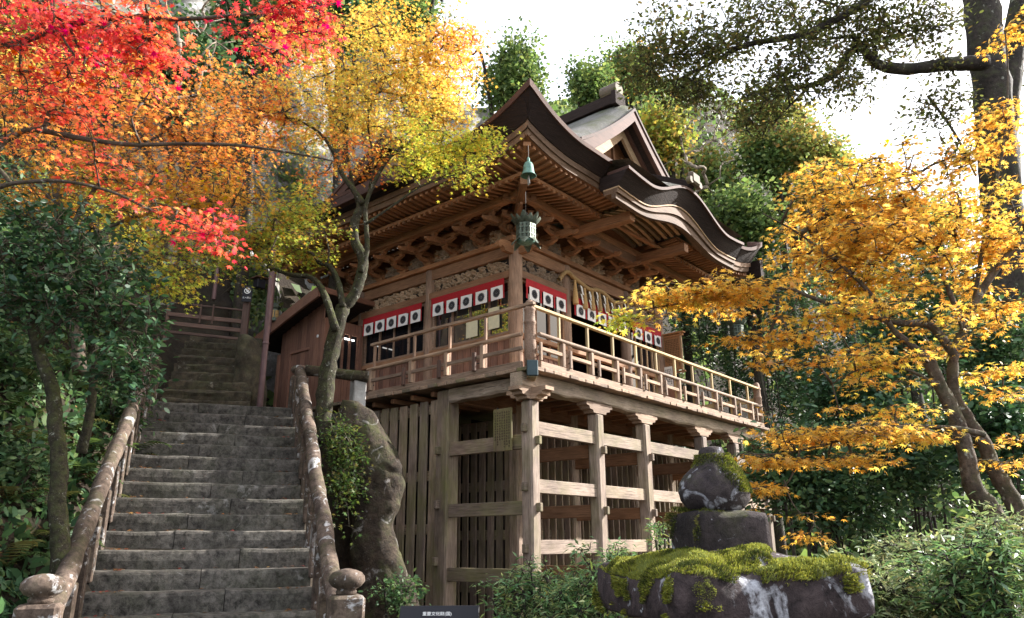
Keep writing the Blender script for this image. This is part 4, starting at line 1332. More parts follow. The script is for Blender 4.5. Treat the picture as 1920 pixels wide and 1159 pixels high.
# ------------------------------------------------------------------ boulders
def boulder(name, label, secs, depth, d, mat, seed, amp=.10, cat='boulder'):
    """secs: (photo row, left x, right x); each ring gets real depth behind its outline"""
    R_ = []
    for y, x0, x1 in secs:
        a, b = W(x0, y, d), W(x1, y, d)
        R_.append(((a + b) / 2, (b - a).length / 2))
    S2 = spline([tuple(c) + (r,) for c, r in R_], 8)
    base = Vector(S2[-1][:3])
    n = 64
    V, F = [], []
    for k, q in enumerate(S2):
        c = Vector(q[:3]) - base
        for i in range(n):
            a = 2 * math.pi * i / n
            e = Vector((math.cos(a) * q[3], math.sin(a) * q[3] * depth + q[3] * depth * .6, 0))
            p = c + e
            f = 1 + amp * noise.fractal(p * 1.6 + Vector((seed, 0, 0)), 1.0, 2.0, 5) * 1.6 - .16 * max(0, .30 - abs(noise.noise(p * 2.6 + Vector((0, seed, 0))))) - .10 * max(0, .25 - abs(noise.noise(p * 6.5)))
            V.append(c + Vector((0, q[3] * depth * .6, 0)) + (e - Vector((0, q[3] * depth * .6, 0))) * f + Vector((0, 0, .12 * noise.noise(p * 2.5))))
    for j in range(len(S2) - 1):
        for i in range(n): F.append((j * n + i, (j + 1) * n + i, (j + 1) * n + (i + 1) % n, j * n + (i + 1) % n))
    F.append(tuple(range(n))); F.append(tuple(range((len(S2) - 1) * n, len(S2) * n))[::-1])
    o = put(name, mesh_from(name, V, F, True), None, mat, loc=base)
    return tag(o, label, cat)
boulder('boulder', 'twisted overhanging dark boulder between the stairs and the slatted wall',
        [(752, 640, 672), (768, 630, 694), (800, 622, 712), (840, 628, 738), (880, 636, 753), (915, 648, 757), (950, 655, 748), (985, 660, 732), (1030, 655, 742), (1075, 650, 758), (1130, 645, 778), (1220, 620, 800)], .9, 11.9, M['boulder'], 3)
boulder('boulder', 'tall mossy rock standing at the right of the upper steps',
        [(628, 446, 462), (640, 438, 478), (670, 434, 488), (710, 434, 491), (760, 432, 492), (800, 430, 494)], 1.0, 14.9, M['stair_old'], 8)
# ------------------------------------------------------------------ information sign
ip = W(825, 1137, 7.4)
info = tag(empty('information_sign', (ip.x, ip.y, -1.5)), 'black sloping information sign with white characters at the bottom edge', 'sign')
hz = ip.z + 1.5
put('panel', box_mesh(.72, .03, .5, .006, M['sign_dark']), info, None, Matrix.Translation((0, -.13, hz - .21)) @ Matrix.Rotation(R(-32), 4, 'X'))
for x in (-.25, .25): beam('leg', (x, 0, 0), (x, 0, hz - .2), .06, .06, M['sign_dark'], info)
lettering('重要文化財(国)', .040, info, Matrix.Translation((-.02, -.13, hz - .21)) @ Matrix.Rotation(R(-32), 4, 'X') @ Matrix.Translation((0, -.018, .165)) @ Matrix.Rotation(R(90), 4, 'X'), M['sign_white'])
# ------------------------------------------------------------------ mossy stone lantern in the foreground
LC = W(1350, 1040, 3.75)                     # axis of the lantern
LRZ = R(14)
lant = tag(empty('stone_lantern', (LC.x, LC.y, -1.55), LRZ), 'old stone lantern with moss-covered square cap and onion finial', 'stone lantern')
def lz(z): return z + 1.55
def sq_loft(name, secs, mat, seed, amp=.012, n=14, cr=.18, parent=lant):
    """stack of rounded squares (half width, z)"""
    V, F = [], []
    ring = []
    for side in range(4):
        for k in range(n):
            t = -1 + 2 * k / n
            x, y = 1.0, t
            q = max(0, abs(t) - (1 - cr)) / cr
            x -= cr * .38 * q * q
            a = side * math.pi / 2
            ring.append((x * math.cos(a) - y * math.sin(a), x * math.sin(a) + y * math.cos(a)))
    m_ = len(ring)
    for hw_, z, sag in secs:
        for x, y in ring:
            c = (max(abs(x), abs(y)) and (min(abs(x), abs(y)) / max(abs(x), abs(y))))
            p = Vector((x * hw_, y * hw_, z + sag * c ** 3))
            d = amp * (noise.fractal(p * 5 + Vector((seed, 0, 0)), 1.0, 2.0, 5) + .8 * noise.noise(p * 2.2 + Vector((0, seed, 0))))
            V.append(p * 1.0 + Vector((x, y, 0)).normalized() * d * 1.6 + Vector((0, 0, d)))
    for j in range(len(secs) - 1):
        for i in range(m_): F.append((j * m_ + i, j * m_ + (i + 1) % m_, (j + 1) * m_ + (i + 1) % m_, (j + 1) * m_ + i))
    F.append(tuple(range(m_))[::-1]); F.append(tuple(range((len(secs) - 1) * m_, len(secs) * m_)))
    return put(name, mesh_from(name, V, F, True), parent, mat)
HW = .50
CAP = [(.36, lz(-.325), .0), (.435, lz(-.325), .015), (.452, lz(-.312), .02), (.455, lz(-.26), .03), (.455, lz(-.20), .045), (.45, lz(-.165), .05), (.43, lz(-.14), .045), (.38, lz(-.11), .025), (.30, lz(-.08), .01), (.22, lz(-.055), 0), (.17, lz(-.04), 0), (.05, lz(-.04), 0)]
M['cap_stone'] = stone('cap_stone', (.018, .013, .014), (.085, .062, .062), lichen=.95, moss=.0, scale=1.05, fine=13, big=.5, lich=(.60, .61, .66), bump=.9)
cap = sq_loft('cap', CAP, M['cap_stone'], 2, .013, 30, .035)
box = sq_loft('finial_base', [(.165, lz(-.05), 0), (.172, lz(-.03), 0), (.172, lz(.10), 0), (.165, lz(.125), 0), (.12, lz(.135), 0), (.02, lz(.135), 0)], M['lantern_stone'], 5, .007, 16, .05)
fin = []
for k in range(17):
    t = k / 16
    z = .13 + .295 * t
    r = .155 * math.sin(math.pi * min(1, (.13 + .87 * t) ** .78)) ** .62 * (1 - .12 * t) if t < .78 else None
    fin.append((t, z, r))
PR0 = [(.10, .13), (.135, .15), (.160, .18), (.168, .215), (.160, .25), (.138, .285), (.108, .315), (.08, .34), (.062, .365), (.058, .385), (.05, .40), (.02, .405)]
PR = [(r * 1.0, .13 + (z - .13) * 1.14) for r, z in PR0]
V, F = [], []
n = 36
for r, z in PR:
    for i in range(n):
        a = 2 * math.pi * i / n
        p = Vector((r * math.cos(a), r * math.sin(a), lz(z)))
        V.append(p * 1.0 + Vector((math.cos(a), math.sin(a), .3)) * .012 * noise.fractal(p * 7, 1.0, 2.0, 4))
for j in range(len(PR) - 1):
    for i in range(n): F.append((j * n + i, j * n + (i + 1) % n, (j + 1) * n + (i + 1) % n, (j + 1) * n + i))
F.append(tuple(range(n))[::-1]); F.append(tuple(range((len(PR) - 1) * n, len(PR) * n)))
finial = put('finial', mesh_from('finial', V, F, True), lant, M['lantern_stone'])
fb = sq_loft('fire_box', [(.20, lz(-.72), 0), (.21, lz(-.70), 0), (.21, lz(-.36), 0), (.23, lz(-.335), 0)], M['boulder'], 9, .006, 8, .1)
for a in range(4):
    put('opening_shade', box_mesh(.2, .03, .2, .005, M['dark']), lant, None, Matrix.Rotation(R(90 * a), 4, 'Z') @ Matrix.Translation((0, -.205, lz(-.53))))  # solid dark plates painting the shade inside the fire box holes
sq_loft('platform', [(.22, lz(-.86), 0), (.30, lz(-.80), 0), (.30, lz(-.73), 0), (.27, lz(-.72), 0)], M['lantern_stone'], 12, .008, 8)
lathe('shaft', [(.15, .18), (.14, .3), (.135, .45), (.15, .55), (.18, lz(-.86))], 20, M['lantern_stone'], lant)
sq_loft('foot', [(.34, -.1, 0), (.34, .1, 0), (.28, .17, 0), (.2, .19, 0)], M['lantern_stone'], 15, .01, 8)

# moss: many small tufts of upright blades on top of the stone, patchy
def moss_on(obj, name, n, sel, size, seed, cols):
    me = obj.data
    r = np.random.default_rng(seed)
    me.calc_loop_triangles()
    co = np.array([v.co[:] for v in me.vertices])
    tri = np.array([t.vertices[:] for t in me.loop_triangles])
    A, B, C = co[tri[:, 0]], co[tri[:, 1]], co[tri[:, 2]]
    nr = np.cross(B - A, C - A); ar = np.linalg.norm(nr, axis=1); nr /= np.maximum(ar, 1e-9)[:, None]
    pick = r.choice(len(tri), n * 3, p=ar / ar.sum())
    w = r.random((len(pick), 2)); fl = w.sum(1) > 1; w[fl] = 1 - w[fl]
    P = A[pick] + (B - A)[pick] * w[:, :1] + (C - A)[pick] * w[:, 1:]
    N = nr[pick]
    nz = np.array([noise.fractal(Vector(p) * 4.5 + Vector((seed, 0, 0)), 1.0, 2.0, 5) for p in P])
    mg = sel(P, N, nz)
    keep = np.nonzero(mg * 7 > r.random(len(P)))[0][:n]
    P, N, nz, mg = P[keep], N[keep], nz[keep], np.clip(mg[keep] * 4, .2, 1)[:, None]
    k = len(P)
    if k == 0: return
    t = r.normal(size=(k, 3)); t -= N * (t * N).sum(1)[:, None]; t /= np.linalg.norm(t, axis=1)[:, None]
    up_ = N * .55 + np.array([0, 0, .25]) + r.normal(size=(k, 3)) * .55
    up_ /= np.linalg.norm(up_, axis=1)[:, None]
    bulge = (.006 + .030 * np.clip(nz + .3, 0, 1))[:, None] * N * mg
    s_ = size * r.uniform(.6, 1.5, k)[:, None] * (.5 + .5 * mg)
    v0 = P + bulge * r.random((k, 1)) - t * s_ * .42; v1 = P + bulge - N * .004 + up_ * s_ * .5 + np.cross(N, t) * s_ * .3
    v2 = P + bulge * r.random((k, 1)) + t * s_ * .42; v3 = P + bulge + up_ * s_ * 1.25
    V = np.stack([v0, v1, v2, v3], 1).reshape(-1, 3)
    F = np.arange(4 * k).reshape(-1, 4)
    m2 = fast_mesh(name, V, F)
    at = m2.attributes.new('col', 'FLOAT_COLOR', 'FACE')
    cols = np.array(cols)
    n2 = np.array([noise.fractal(Vector(p) * 9 + Vector((0, seed, 3)), 1.0, 2.0, 3) for p in P])
    f = np.clip(.48 + nz * .5 + n2 * .8 + r.normal(size=k) * .24, 0, .999)
    c = cols[(f * len(cols)).astype(int)]
    c = c * r.uniform(.75, 1.25, (k, 1))
    at.data.foreach_set('color', np.concatenate([c, np.ones((k, 1))], 1).astype(np.float32).ravel())
    o = put(name, m2, obj.parent, M['moss'])
    o['kind'] = 'stuff'
    return o
M['moss'] = leaf_mat('moss', .25, .02, .8)
MC = [(.045, .06, .014), (.10, .12, .02), (.15, .14, .04), (.19, .22, .025), (.28, .30, .04), (.36, .35, .06), (.24, .27, .07)]
def capsel(P, N, nz):
    sx = P[:, 0] * math.cos(LRZ) - P[:, 1] * math.sin(LRZ)      # across the view
    top = N[:, 2] > .35
    thr = np.where(sx < .08, -.50, -.06) + .25 * np.clip((sx - .08) / .3, 0, 1) * (np.abs(sx - .33) > .12)
    lf = N[:, 0] < -.4
    side = (N[:, 2] <= .35) & (P[:, 2] > lz(-.15) - np.where(lf, .30, .16) * np.clip(nz + .15, 0, 1))
    return np.where(top, nz - thr, np.where(side, nz - np.where(lf, -.15, np.where(sx > .40, .05, .45)), -1))
moss_on(cap, 'moss', 70000, capsel, .0062, 4, MC)
moss_on(finial, 'moss', 8000, lambda P, N, nz: np.where((P[:, 2] > lz(.22)) & (P[:, 2] < lz(.405)), ((P[:, 0] * math.cos(LRZ) - P[:, 1] * math.sin(LRZ)) * .9 + (P[:, 2] - lz(.33)) * .5 + .045 + .06 * nz) * 3, -1), .0065, 6, MC[:4])
moss_on(box, 'moss', 7000, lambda P, N, nz: np.where(N[:, 2] > .3, nz + .3, np.where(N[:, 0] < -.5, nz + .02, -1)), .0062, 8, MC[:3])
# ------------------------------------------------------------------ plants
def maple_shape(lobes):
    if lobes == 7: A, Ls = [0, 40, 82, 128], [1, .92, .72, .40]
    else: A, Ls = [0, 46, 100], [1, .86, .55]
    half = []
    for k, (a, l) in enumerate(zip(A, Ls)):
        half.append((a, l))
        if k < len(A) - 1: half.append(((a + A[k + 1]) / 2, .40 * (l + Ls[k + 1]) / 2 * (1.0 if lobes == 7 else .95)))
    pts = [(a, l) for a, l in half] + [(180, .06)] + [(-a, l) for a, l in half[:0:-1]]
    P = []
    for a, l in pts:
        x, y = l * math.cos(R(a)), l * math.sin(R(a))
        P.append((x * .62 + .12, y * .62, -.20 * l * l))
    return np.array(P)
SHAPES = {
    'maple': maple_shape(7), 'maple5': maple_shape(5),
    'oval': np.array([(0, 0, 0), (.28, .23, .05), (.68, .21, .03), (1, 0, -.08), (.68, -.21, .03), (.28, -.23, .05)]),
    'lance': np.array([(0, 0, 0), (.35, .125, .03), (1, 0, -.10), (.35, -.125, .03)]),
    'clump4': np.array([(0, -.1, 0), (.45, .42, .08), (1, .1, -.04), (.5, -.38, .05)]),
    'clump': np.array([(0, -.05, 0), (.25, .42, .1), (.62, .30, -.06), (1, .12, .02), (.72, -.32, .08), (.3, -.38, -.05)]),
}
PAL = {
    'red': [(.66, .055, .05), (.55, .03, .06), (.74, .11, .08), (.66, .06, .10), (.76, .17, .09), (.70, .08, .06)],
    'scarlet': [(.70, .10, .06), (.76, .18, .08), (.66, .06, .05), (.78, .27, .09), (.62, .11, .05)],
    'orange': [(.74, .26, .06), (.78, .36, .09), (.68, .16, .05), (.76, .44, .11), (.62, .27, .05), (.74, .31, .07)],
    'gold': [(.78, .45, .07), (.72, .39, .06), (.82, .54, .11), (.62, .32, .05), (.72, .46, .09), (.55, .34, .08)],
    'yellow': [(.80, .56, .11), (.76, .50, .09), (.66, .53, .10), (.80, .46, .10), (.56, .50, .10), (.78, .38, .08)],
    'lime': [(.54, .56, .08), (.42, .50, .07), (.64, .56, .08), (.36, .45, .07), (.68, .46, .07)],
    'olive': [(.30, .36, .06), (.40, .40, .07), (.24, .31, .05), (.52, .38, .06), (.48, .27, .05), (.36, .42, .07)],
    'center': [(.74, .56, .12), (.64, .56, .11), (.80, .48, .10), (.54, .52, .10), (.78, .40, .08), (.70, .54, .14)],
    'soft': [(.20, .23, .06), (.28, .28, .07), (.15, .19, .06), (.36, .28, .08), (.42, .26, .09), (.22, .26, .08)],
    'amber': [(.50, .28, .04), (.40, .26, .04), (.56, .30, .05), (.34, .24, .04), (.46, .18, .03)],
    'camellia': [(.035, .085, .036), (.055, .13, .05), (.042, .10, .052), (.085, .17, .06), (.03, .07, .032)],
    'evergreen': [(.085, .10, .030), (.11, .13, .040), (.065, .075, .025), (.14, .14, .045), (.12, .09, .035)],
    'wood_green': [(.10, .165, .05), (.15, .22, .065), (.075, .13, .045), (.20, .25, .075), (.13, .19, .07)],
    'dark_green': [(.055, .115, .048), (.08, .155, .06), (.042, .09, .042), (.12, .19, .07)],
    'azalea': [(.11, .21, .085), (.15, .26, .10), (.085, .17, .065), (.19, .28, .13), (.24, .28, .10)],
    'bush': [(.18, .25, .11), (.24, .30, .14), (.14, .20, .085), (.30, .35, .19), (.32, .31, .15)],
    'fern': [(.05, .10, .025), (.075, .13, .035), (.10, .14, .03), (.04, .08, .02), (.12, .11, .035)],
    'litter': [(.14, .07, .03), (.22, .09, .03), (.10, .055, .03), (.26, .04, .03), (.26, .15, .05), (.08, .045, .027)],
}
M['leaf_maple'] = leaf_mat('leaf_maple', .55, .05, .5)
M['leaf_glossy'] = leaf_mat('leaf_glossy', .2, .2, .45)
M['leaf_ever'] = leaf_mat('leaf_evergreen', .48, .05, .55)
M['leaf_soft'] = leaf_mat('leaf_soft', .38, .08, .5)
def bark(name, dark, light, lichen, moss, scale=3.0):
    return stone(name, dark, light, lichen=lichen, moss=moss, scale=scale, green=.3, lich=(.42, .43, .36), mosscol=(.065, .075, .016), bump=1.0, dist=.02)
M['bark_maple'] = bark('bark_maple', (.055, .040, .030), (.17, .13, .10), .25, .25)
M['bark_mossy'] = bark('bark_mossy', (.016, .014, .009), (.075, .062, .04), .3, .5, 5.0)
M['bark_dark'] = bark('bark_dark', (.020, .016, .013), (.07, .055, .045), .2, .2, 2.0)
M['bark_pale'] = bark('bark_pale', (.20, .15, .11), (.42, .35, .28), .1, 0.0, 3.0)

def unit(a): return a / np.maximum(np.linalg.norm(a, axis=-1, keepdims=True), 1e-9)
def leaf_verts(P, N, D, S, shape):
    D = unit(D - N * (D * N).sum(1, keepdims=True)); Y = np.cross(N, D)
    sh = SHAPES[shape]
    return P[:, None, :] + S[:, None, None] * (sh[None, :, :1] * D[:, None, :] + sh[None, :, 1:2] * Y[:, None, :] + sh[None, :, 2:3] * N[:, None, :])
_lm = {}
def leaf_mesh(shape, col, mat):
    k = (shape, tuple(np.round(col, 3)), mat.name)
    if k not in _lm:
        me = mesh_from('leaf', SHAPES[shape], [tuple(range(len(SHAPES[shape])))])
        at = me.attributes.new('col', 'FLOAT_COLOR', 'FACE')
        at.data[0].color = tuple(col) + (1,)
        me.materials.append(mat)
        _lm[k] = me
    return _lm[k]
def foliage(parent, name, P, N, D, S, C, shape, mat, singles=0, base=None, min_px=9.0):
    """leaves as one mesh; the `singles` that show largest become leaf objects of their own"""
    base = np.array(parent.location if base is None else base)
    N = unit(N); D = unit(D - N * (D * N).sum(1, keepdims=True))
    pick = np.zeros(len(P), bool)
    if singles:
        x, y, fw = project(P)
        px = S / fw * FPX
        ok = (x > 5) & (x < IW - 5) & (y > 5) & (y < IH - 5) & (px > min_px)
        score = np.where(ok, px * (1 + .35 * np.abs((N * unit(P)).sum(1))), 0)
        idx = np.argsort(-score)[:singles]
        pick[idx[score[idx] > 0]] = True
        for i in np.nonzero(pick)[0]:
            d, n = D[i], N[i]; y_ = np.cross(n, d); s_ = S[i]
            p = P[i] - base
            mx = Matrix(((d[0] * s_, y_[0] * s_, n[0] * s_, p[0]), (d[1] * s_, y_[1] * s_, n[1] * s_, p[1]), (d[2] * s_, y_[2] * s_, n[2] * s_, p[2]), (0, 0, 0, 1)))
            put('leaf', leaf_mesh(shape, np.round(C[i] * 12) / 12 if max(C[i]) > .25 else np.round(C[i] * 60) / 60, mat), parent, None, mx)
    k = ~pick
    V = leaf_verts(P[k], N[k], D[k], S[k], shape) - base
    m_ = len(SHAPES[shape])
    if len(V) == 0: return None
    me = fast_mesh(name, V.reshape(-1, 3), np.arange(len(V) * m_).reshape(-1, m_))
    at = me.attributes.new('col', 'FLOAT_COLOR', 'FACE')
    at.data.foreach_set('color', np.concatenate([C[k], np.ones((k.sum(), 1))], 1).astype(np.float32).ravel())
    o = put(name, me, parent, mat)
    o['kind'] = 'stuff'
    return o
def colours(pal, n, r, vary=.22):
    c = np.array(PAL[pal])[r.integers(0, len(PAL[pal]), n)]
    return np.clip(c * r.uniform(1 - vary, 1 + vary, (n, 1)) * r.uniform(.93, 1.07, (n, 3)), .004, .9)

def grow(roots, T, r):
    """join target points to the skeleton, nearest first: returns parent index per node (roots first)"""
    n0 = len(roots)
    A = np.vstack([roots, T]); n = len(A)
    par = np.full(n, -1); inn = np.zeros(n, bool); inn[:n0] = True
    plen = np.zeros(n)
    best = np.full(n, 1e9); bp = np.zeros(n, int)
    for i in range(n0):
        d = np.linalg.norm(A - A[i], axis=1)
        u = d < best; best[u] = d[u]; bp[u] = i
    for _ in range(n - n0):
        b = np.where(inn, 1e9, best)
        k = int(np.argmin(b)); inn[k] = True; par[k] = bp[k]
        plen[k] = plen[par[k]] + np.linalg.norm(A[k] - A[par[k]])
        d = np.linalg.norm(A - A[k], axis=1) + .18 * plen[k]
        u = (d < best) & ~inn; best[u] = d[u]; bp[u] = k
    return A, par
def twig_mesh(A, par, n0, r0, base, r, k=.46, sag=.05, seg=3, maxr=None):
    n = len(A)
    cnt = np.ones(n); 
    order = []
    depth = np.zeros(n, int)
    for i in range(n0, n):
        d, j = 0, i
        while j >= n0: j = par[j]; d += 1
        depth[i] = d
    for i in sorted(range(n0, n), key=lambda q: -depth[q]): cnt[par[i]] += cnt[i]
    rad = r0 * cnt ** k
    if maxr: rad = np.minimum(rad, maxr)
    V, F = [], []
    for i in range(n0, n):
        a, b = A[par[i]], A[i]
        L = np.linalg.norm(b - a)
        off = r.normal(size=3) * L * .07 + np.array([0, 0, sag * L])
        ra = min(rad[par[i]], rad[i] * 1.5) if par[i] >= n0 else rad[i] * 1.25
        pts = [a + (b - a) * t + off * math.sin(math.pi * t) for t in np.linspace(0, 1, seg + 1)]
        rr = [ra + (rad[i] - ra) * t for t in np.linspace(0, 1, seg + 1)]
        ns = 5 if rad[i] > .008 else 3
        v, f = tube_arrays([p - base for p in pts], rr, ns)
        o = len(V); V += [tuple(q) for q in v]; F += [tuple(x + o for x in q) for q in f]
    return V, F

def tree(name, label, cat, limbs, blobs, leaf, mat, barkm, group=None, singles=0, twig=.0052, base=None, seed=1, spray=.35, flat=.25, per=26, shape='maple', layer=.0, twigmat=None, droop=.25, tilt=.45, extra_twigs=4, maxr=.05):
    """limbs: [(points, r0, r1)]; blobs: (photo x, y, distance, half width px, half height px, half depth m, nodes, palette)"""
    r = np.random.default_rng(seed)
    base = Vector(limbs[0][0][0]) if base is None else Vector(base)
    t = tag(empty(name, base), label, cat, group)
    roots = []
    for k, (pts, ra, rb) in enumerate(limbs):
        pts = [Vector(p) for p in pts]
        rr = [ra + (rb - ra) * (i / (len(pts) - 1)) ** .8 for i in range(len(pts))]
        tube('trunk' if k == 0 else 'branch', [p - base for p in pts], rr, barkm, t, 14 if ra > .06 else 8, .22 if ra > .06 else .12, 6)
        for s_ in spline([tuple(p) for p in pts], 4)[2 if k == 0 else 0:]: roots.append(s_)
    roots = np.array(roots)
    T, pal, hw = [], [], []
    for (bx, by, d, wx, wy, wd, nn, pl) in blobs:
        c = np.array(W(bx, by, d)); sx, sz = wx * d / FPX, wy * d / FPX * 1.05
        q = r.normal(size=(nn, 3)); q = unit(q) * (r.random((nn, 1)) ** .42) * np.where(r.random((nn, 1)) < .14, 1.35, 1.0)
        p = c + q * np.array([sx, wd, sz])
        if layer: p[:, 2] = np.round(p[:, 2] / layer) * layer + r.normal(size=nn) * layer * .10
        T.append(p); pal += [pl] * nn
    T = np.vstack(T)
    A, par = grow(roots, T, r)
    n0 = len(roots)
    V, F = twig_mesh(A, par, n0, twig, np.array(base), r, maxr=maxr)
    # leaves in flat sprays round every node, growing outwards
    Ps, Ns, Ds, Ss, Cs = [], [], [], [], []
    cen = T.mean(0)
    for i in range(n0, len(A)):
        a = A[i]; dirv = a - A[par[i]]
        L = np.linalg.norm(dirv); dirv = dirv / max(L, 1e-6)
        n = max(3, int(per * r.uniform(.55, 1.35)))
        ang = r.uniform(0, 2 * math.pi, n); rad = spray * np.sqrt(r.random(n)) * r.uniform(.7, 1.2)
        off = np.stack([rad * np.cos(ang), rad * np.sin(ang), r.normal(size=n) * flat * spray - droop * rad ** 2 / spray], 1)
        nrm = np.array([0, 0, 1.0]) + r.normal(size=(n, 3)) * tilt
        dd = np.stack([np.cos(ang), np.sin(ang), -.15 + r.normal(size=n) * .25], 1) + dirv * .5 + r.normal(size=(n, 3)) * .35
        p = a + off
        back = r.random(n) < .25
        p[back] = a - dirv * (L * r.random((back.sum(), 1)) * .7) + off[back] * .5
        Ps.append(p); Ns.append(nrm); Ds.append(dd)
        Ss.append(leaf * r.uniform(.5, 1.28, n)); Cs.append(colours(pal[i - n0], n, r))
        for q in range(extra_twigs):
            e = a + off[q % n] * .95
            v, f = tube_arrays([a - np.array(base), (a + e) / 2 - np.array(base) + np.array([0, 0, .02]), e - np.array(base)], [twig, twig * .8, twig * .5], 3)
            o = len(V); V += [tuple(x) for x in v]; F += [tuple(x + o for x in y) for y in f]
    tw = put('twigs', mesh_from('twigs', V, F, True), t, twigmat or barkm)
    tw['kind'] = 'stuff'
    foliage(t, 'crown', np.vstack(Ps), np.vstack(Ns), np.vstack(Ds), np.concatenate(Ss), np.vstack(Cs), shape, mat, singles)
    return t
def WP(L, d): return [W(x, y, (d if len(q) == 0 else q[0])) for x, y, *q in L]

# --- golden maple beside the stairs
tree('maple_tree', 'golden maple with mossy forked trunk between the stairs and the hall', 'tree',
     [(WP([(604, 830), (606, 780), (614, 700), (628, 630), (643, 575)], 12.2), .155, .12),
      (WP([(643, 578), (668, 546), (681, 490), (666, 455), (664, 420), (680, 380)], 12.2), .10, .075),
      (WP([(676, 510), (688, 470), (687, 430), (686, 385), (704, 338), (728, 298), (765, 268), (800, 240)], 12.1), .05, .03),
      (WP([(680, 382), (660, 352), (642, 328), (626, 288), (600, 250), (560, 225)], 12.1), .06, .02),
      (WP([(643, 576), (634, 530), (618, 500), (596, 492)], 12.1), .06, .04),
      (WP([(630, 620), (606, 548), (582, 520), (545, 515), (500, 500)], 11.9), .07, .025),
      (WP([(676, 400), (660, 340), (650, 270), (652, 200), (640, 130)], 12.3), .035, .012),
      (WP([(690, 370), (700, 300), (690, 220), (720, 130)], 12.5), .03, .012),
      (WP([(686, 420), (730, 390), (790, 350), (860, 325)], 11.8), .025, .01)],
     [(650, 130, 12.2, 150, 90, 1.5, 105, 'center'), (740, 190, 12.3, 130, 90, 1.3, 85, 'center'), (830, 130, 12.5, 75, 80, 1.2, 62, 'gold'),
      (860, 80, 12.6, 48, 60, .8, 26, 'orange'), (560, 90, 12.3, 80, 70, 1.2, 42, 'gold'), (600, 225, 12.0, 110, 55, 1.1, 55, 'center'), (480, 200, 12.0, 100, 70, 1.2, 55, 'orange'),
      (680, 285, 11.9, 70, 30, .8, 16, 'orange'), (790, 285, 11.6, 100, 40, .9, 44, 'lime'), (880, 275, 11.5, 62, 30, .7, 26, 'lime'), (740, 60, 12.5, 100, 40, 1, 42, 'gold'),
      (570, 410, 11.7, 95, 30, .9, 40, 'olive'), (540, 455, 11.7, 90, 35, .9, 38, 'olive'), (440, 470, 11.6, 70, 45, .9, 30, 'olive'), (600, 330, 12.2, 40, 25, .5, 7, 'orange'), (870, 330, 11.4, 35, 10, .3, 5, 'lime'), (840, 215, 12.3, 70, 45, .8, 40, 'center'), (790, 130, 12.5, 90, 60, .9, 40, 'center')],
     .092, M['leaf_maple'], M['bark_mossy'], singles=300, seed=11, spray=.34, flat=.18, per=44, layer=.34, shape='maple5', extra_twigs=3, twigmat=M['bark_maple'])

# --- red maple reaching in from the left, near the camera
tree('maple_tree', 'scarlet maple whose long dark boughs reach in from the left edge', 'tree',
     [(WP([(-330, 900), (-310, 600), (-250, 420), (-190, 320)], 6.6), .16, .11),
      (WP([(-200, 330), (-120, 140), (-40, 96), (40, 78), (130, 46), (250, 32), (330, 36), (430, 30), (560, 16), (640, 6)], 6.4), .055, .010),
      (WP([(-190, 320), (-80, 292), (0, 266), (60, 244), (150, 259), (240, 271), (340, 270), (450, 273), (560, 289), (625, 302)], 6.9), .050, .008),
      (WP([(-220, 380), (-80, 372), (0, 350), (40, 342), (120, 340), (210, 360), (300, 402), (390, 440)], 6.8), .035, .008),
      (WP([(130, 46), (100, 20), (96, -30)], 6.4), .028, .015), (WP([(10, 262), (-10, 300), (22, 345)], 6.8), .028, .02)],
     [(90, 40, 6.4, 150, 55, .7, 46, 'red'), (220, 95, 6.5, 120, 45, .6, 34, 'red'), (60, 140, 6.6, 110, 45, .7, 24, 'scarlet'), (250, 30, 6.4, 100, 35, .5, 20, 'scarlet'),
      (540, 30, 6.3, 90, 30, .5, 16, 'red'), (590, 10, 6.3, 50, 20, .4, 8, 'red'), (440, 50, 6.3, 60, 18, .3, 6, 'red'), (510, 110, 6.3, 25, 16, .2, 4, 'red'), (140, 180, 6.8, 150, 50, .8, 16, 'scarlet'), (40, 240, 6.9, 80, 50, .6, 12, 'orange'),
      (400, 435, 6.9, 40, 22, .3, 9, 'red'), (330, 400, 6.9, 70, 18, .3, 6, 'scarlet'), (160, 300, 6.9, 130, 30, .6, 9, 'scarlet'), (280, 200, 6.9, 80, 45, .6, 7, 'orange'), (300, 60, 6.4, 45, 40, .3, 8, 'scarlet')],
     .088, M['leaf_maple'], M['bark_maple'], singles=300, seed=21, spray=.27, flat=.18, per=26, layer=.24, shape='maple')

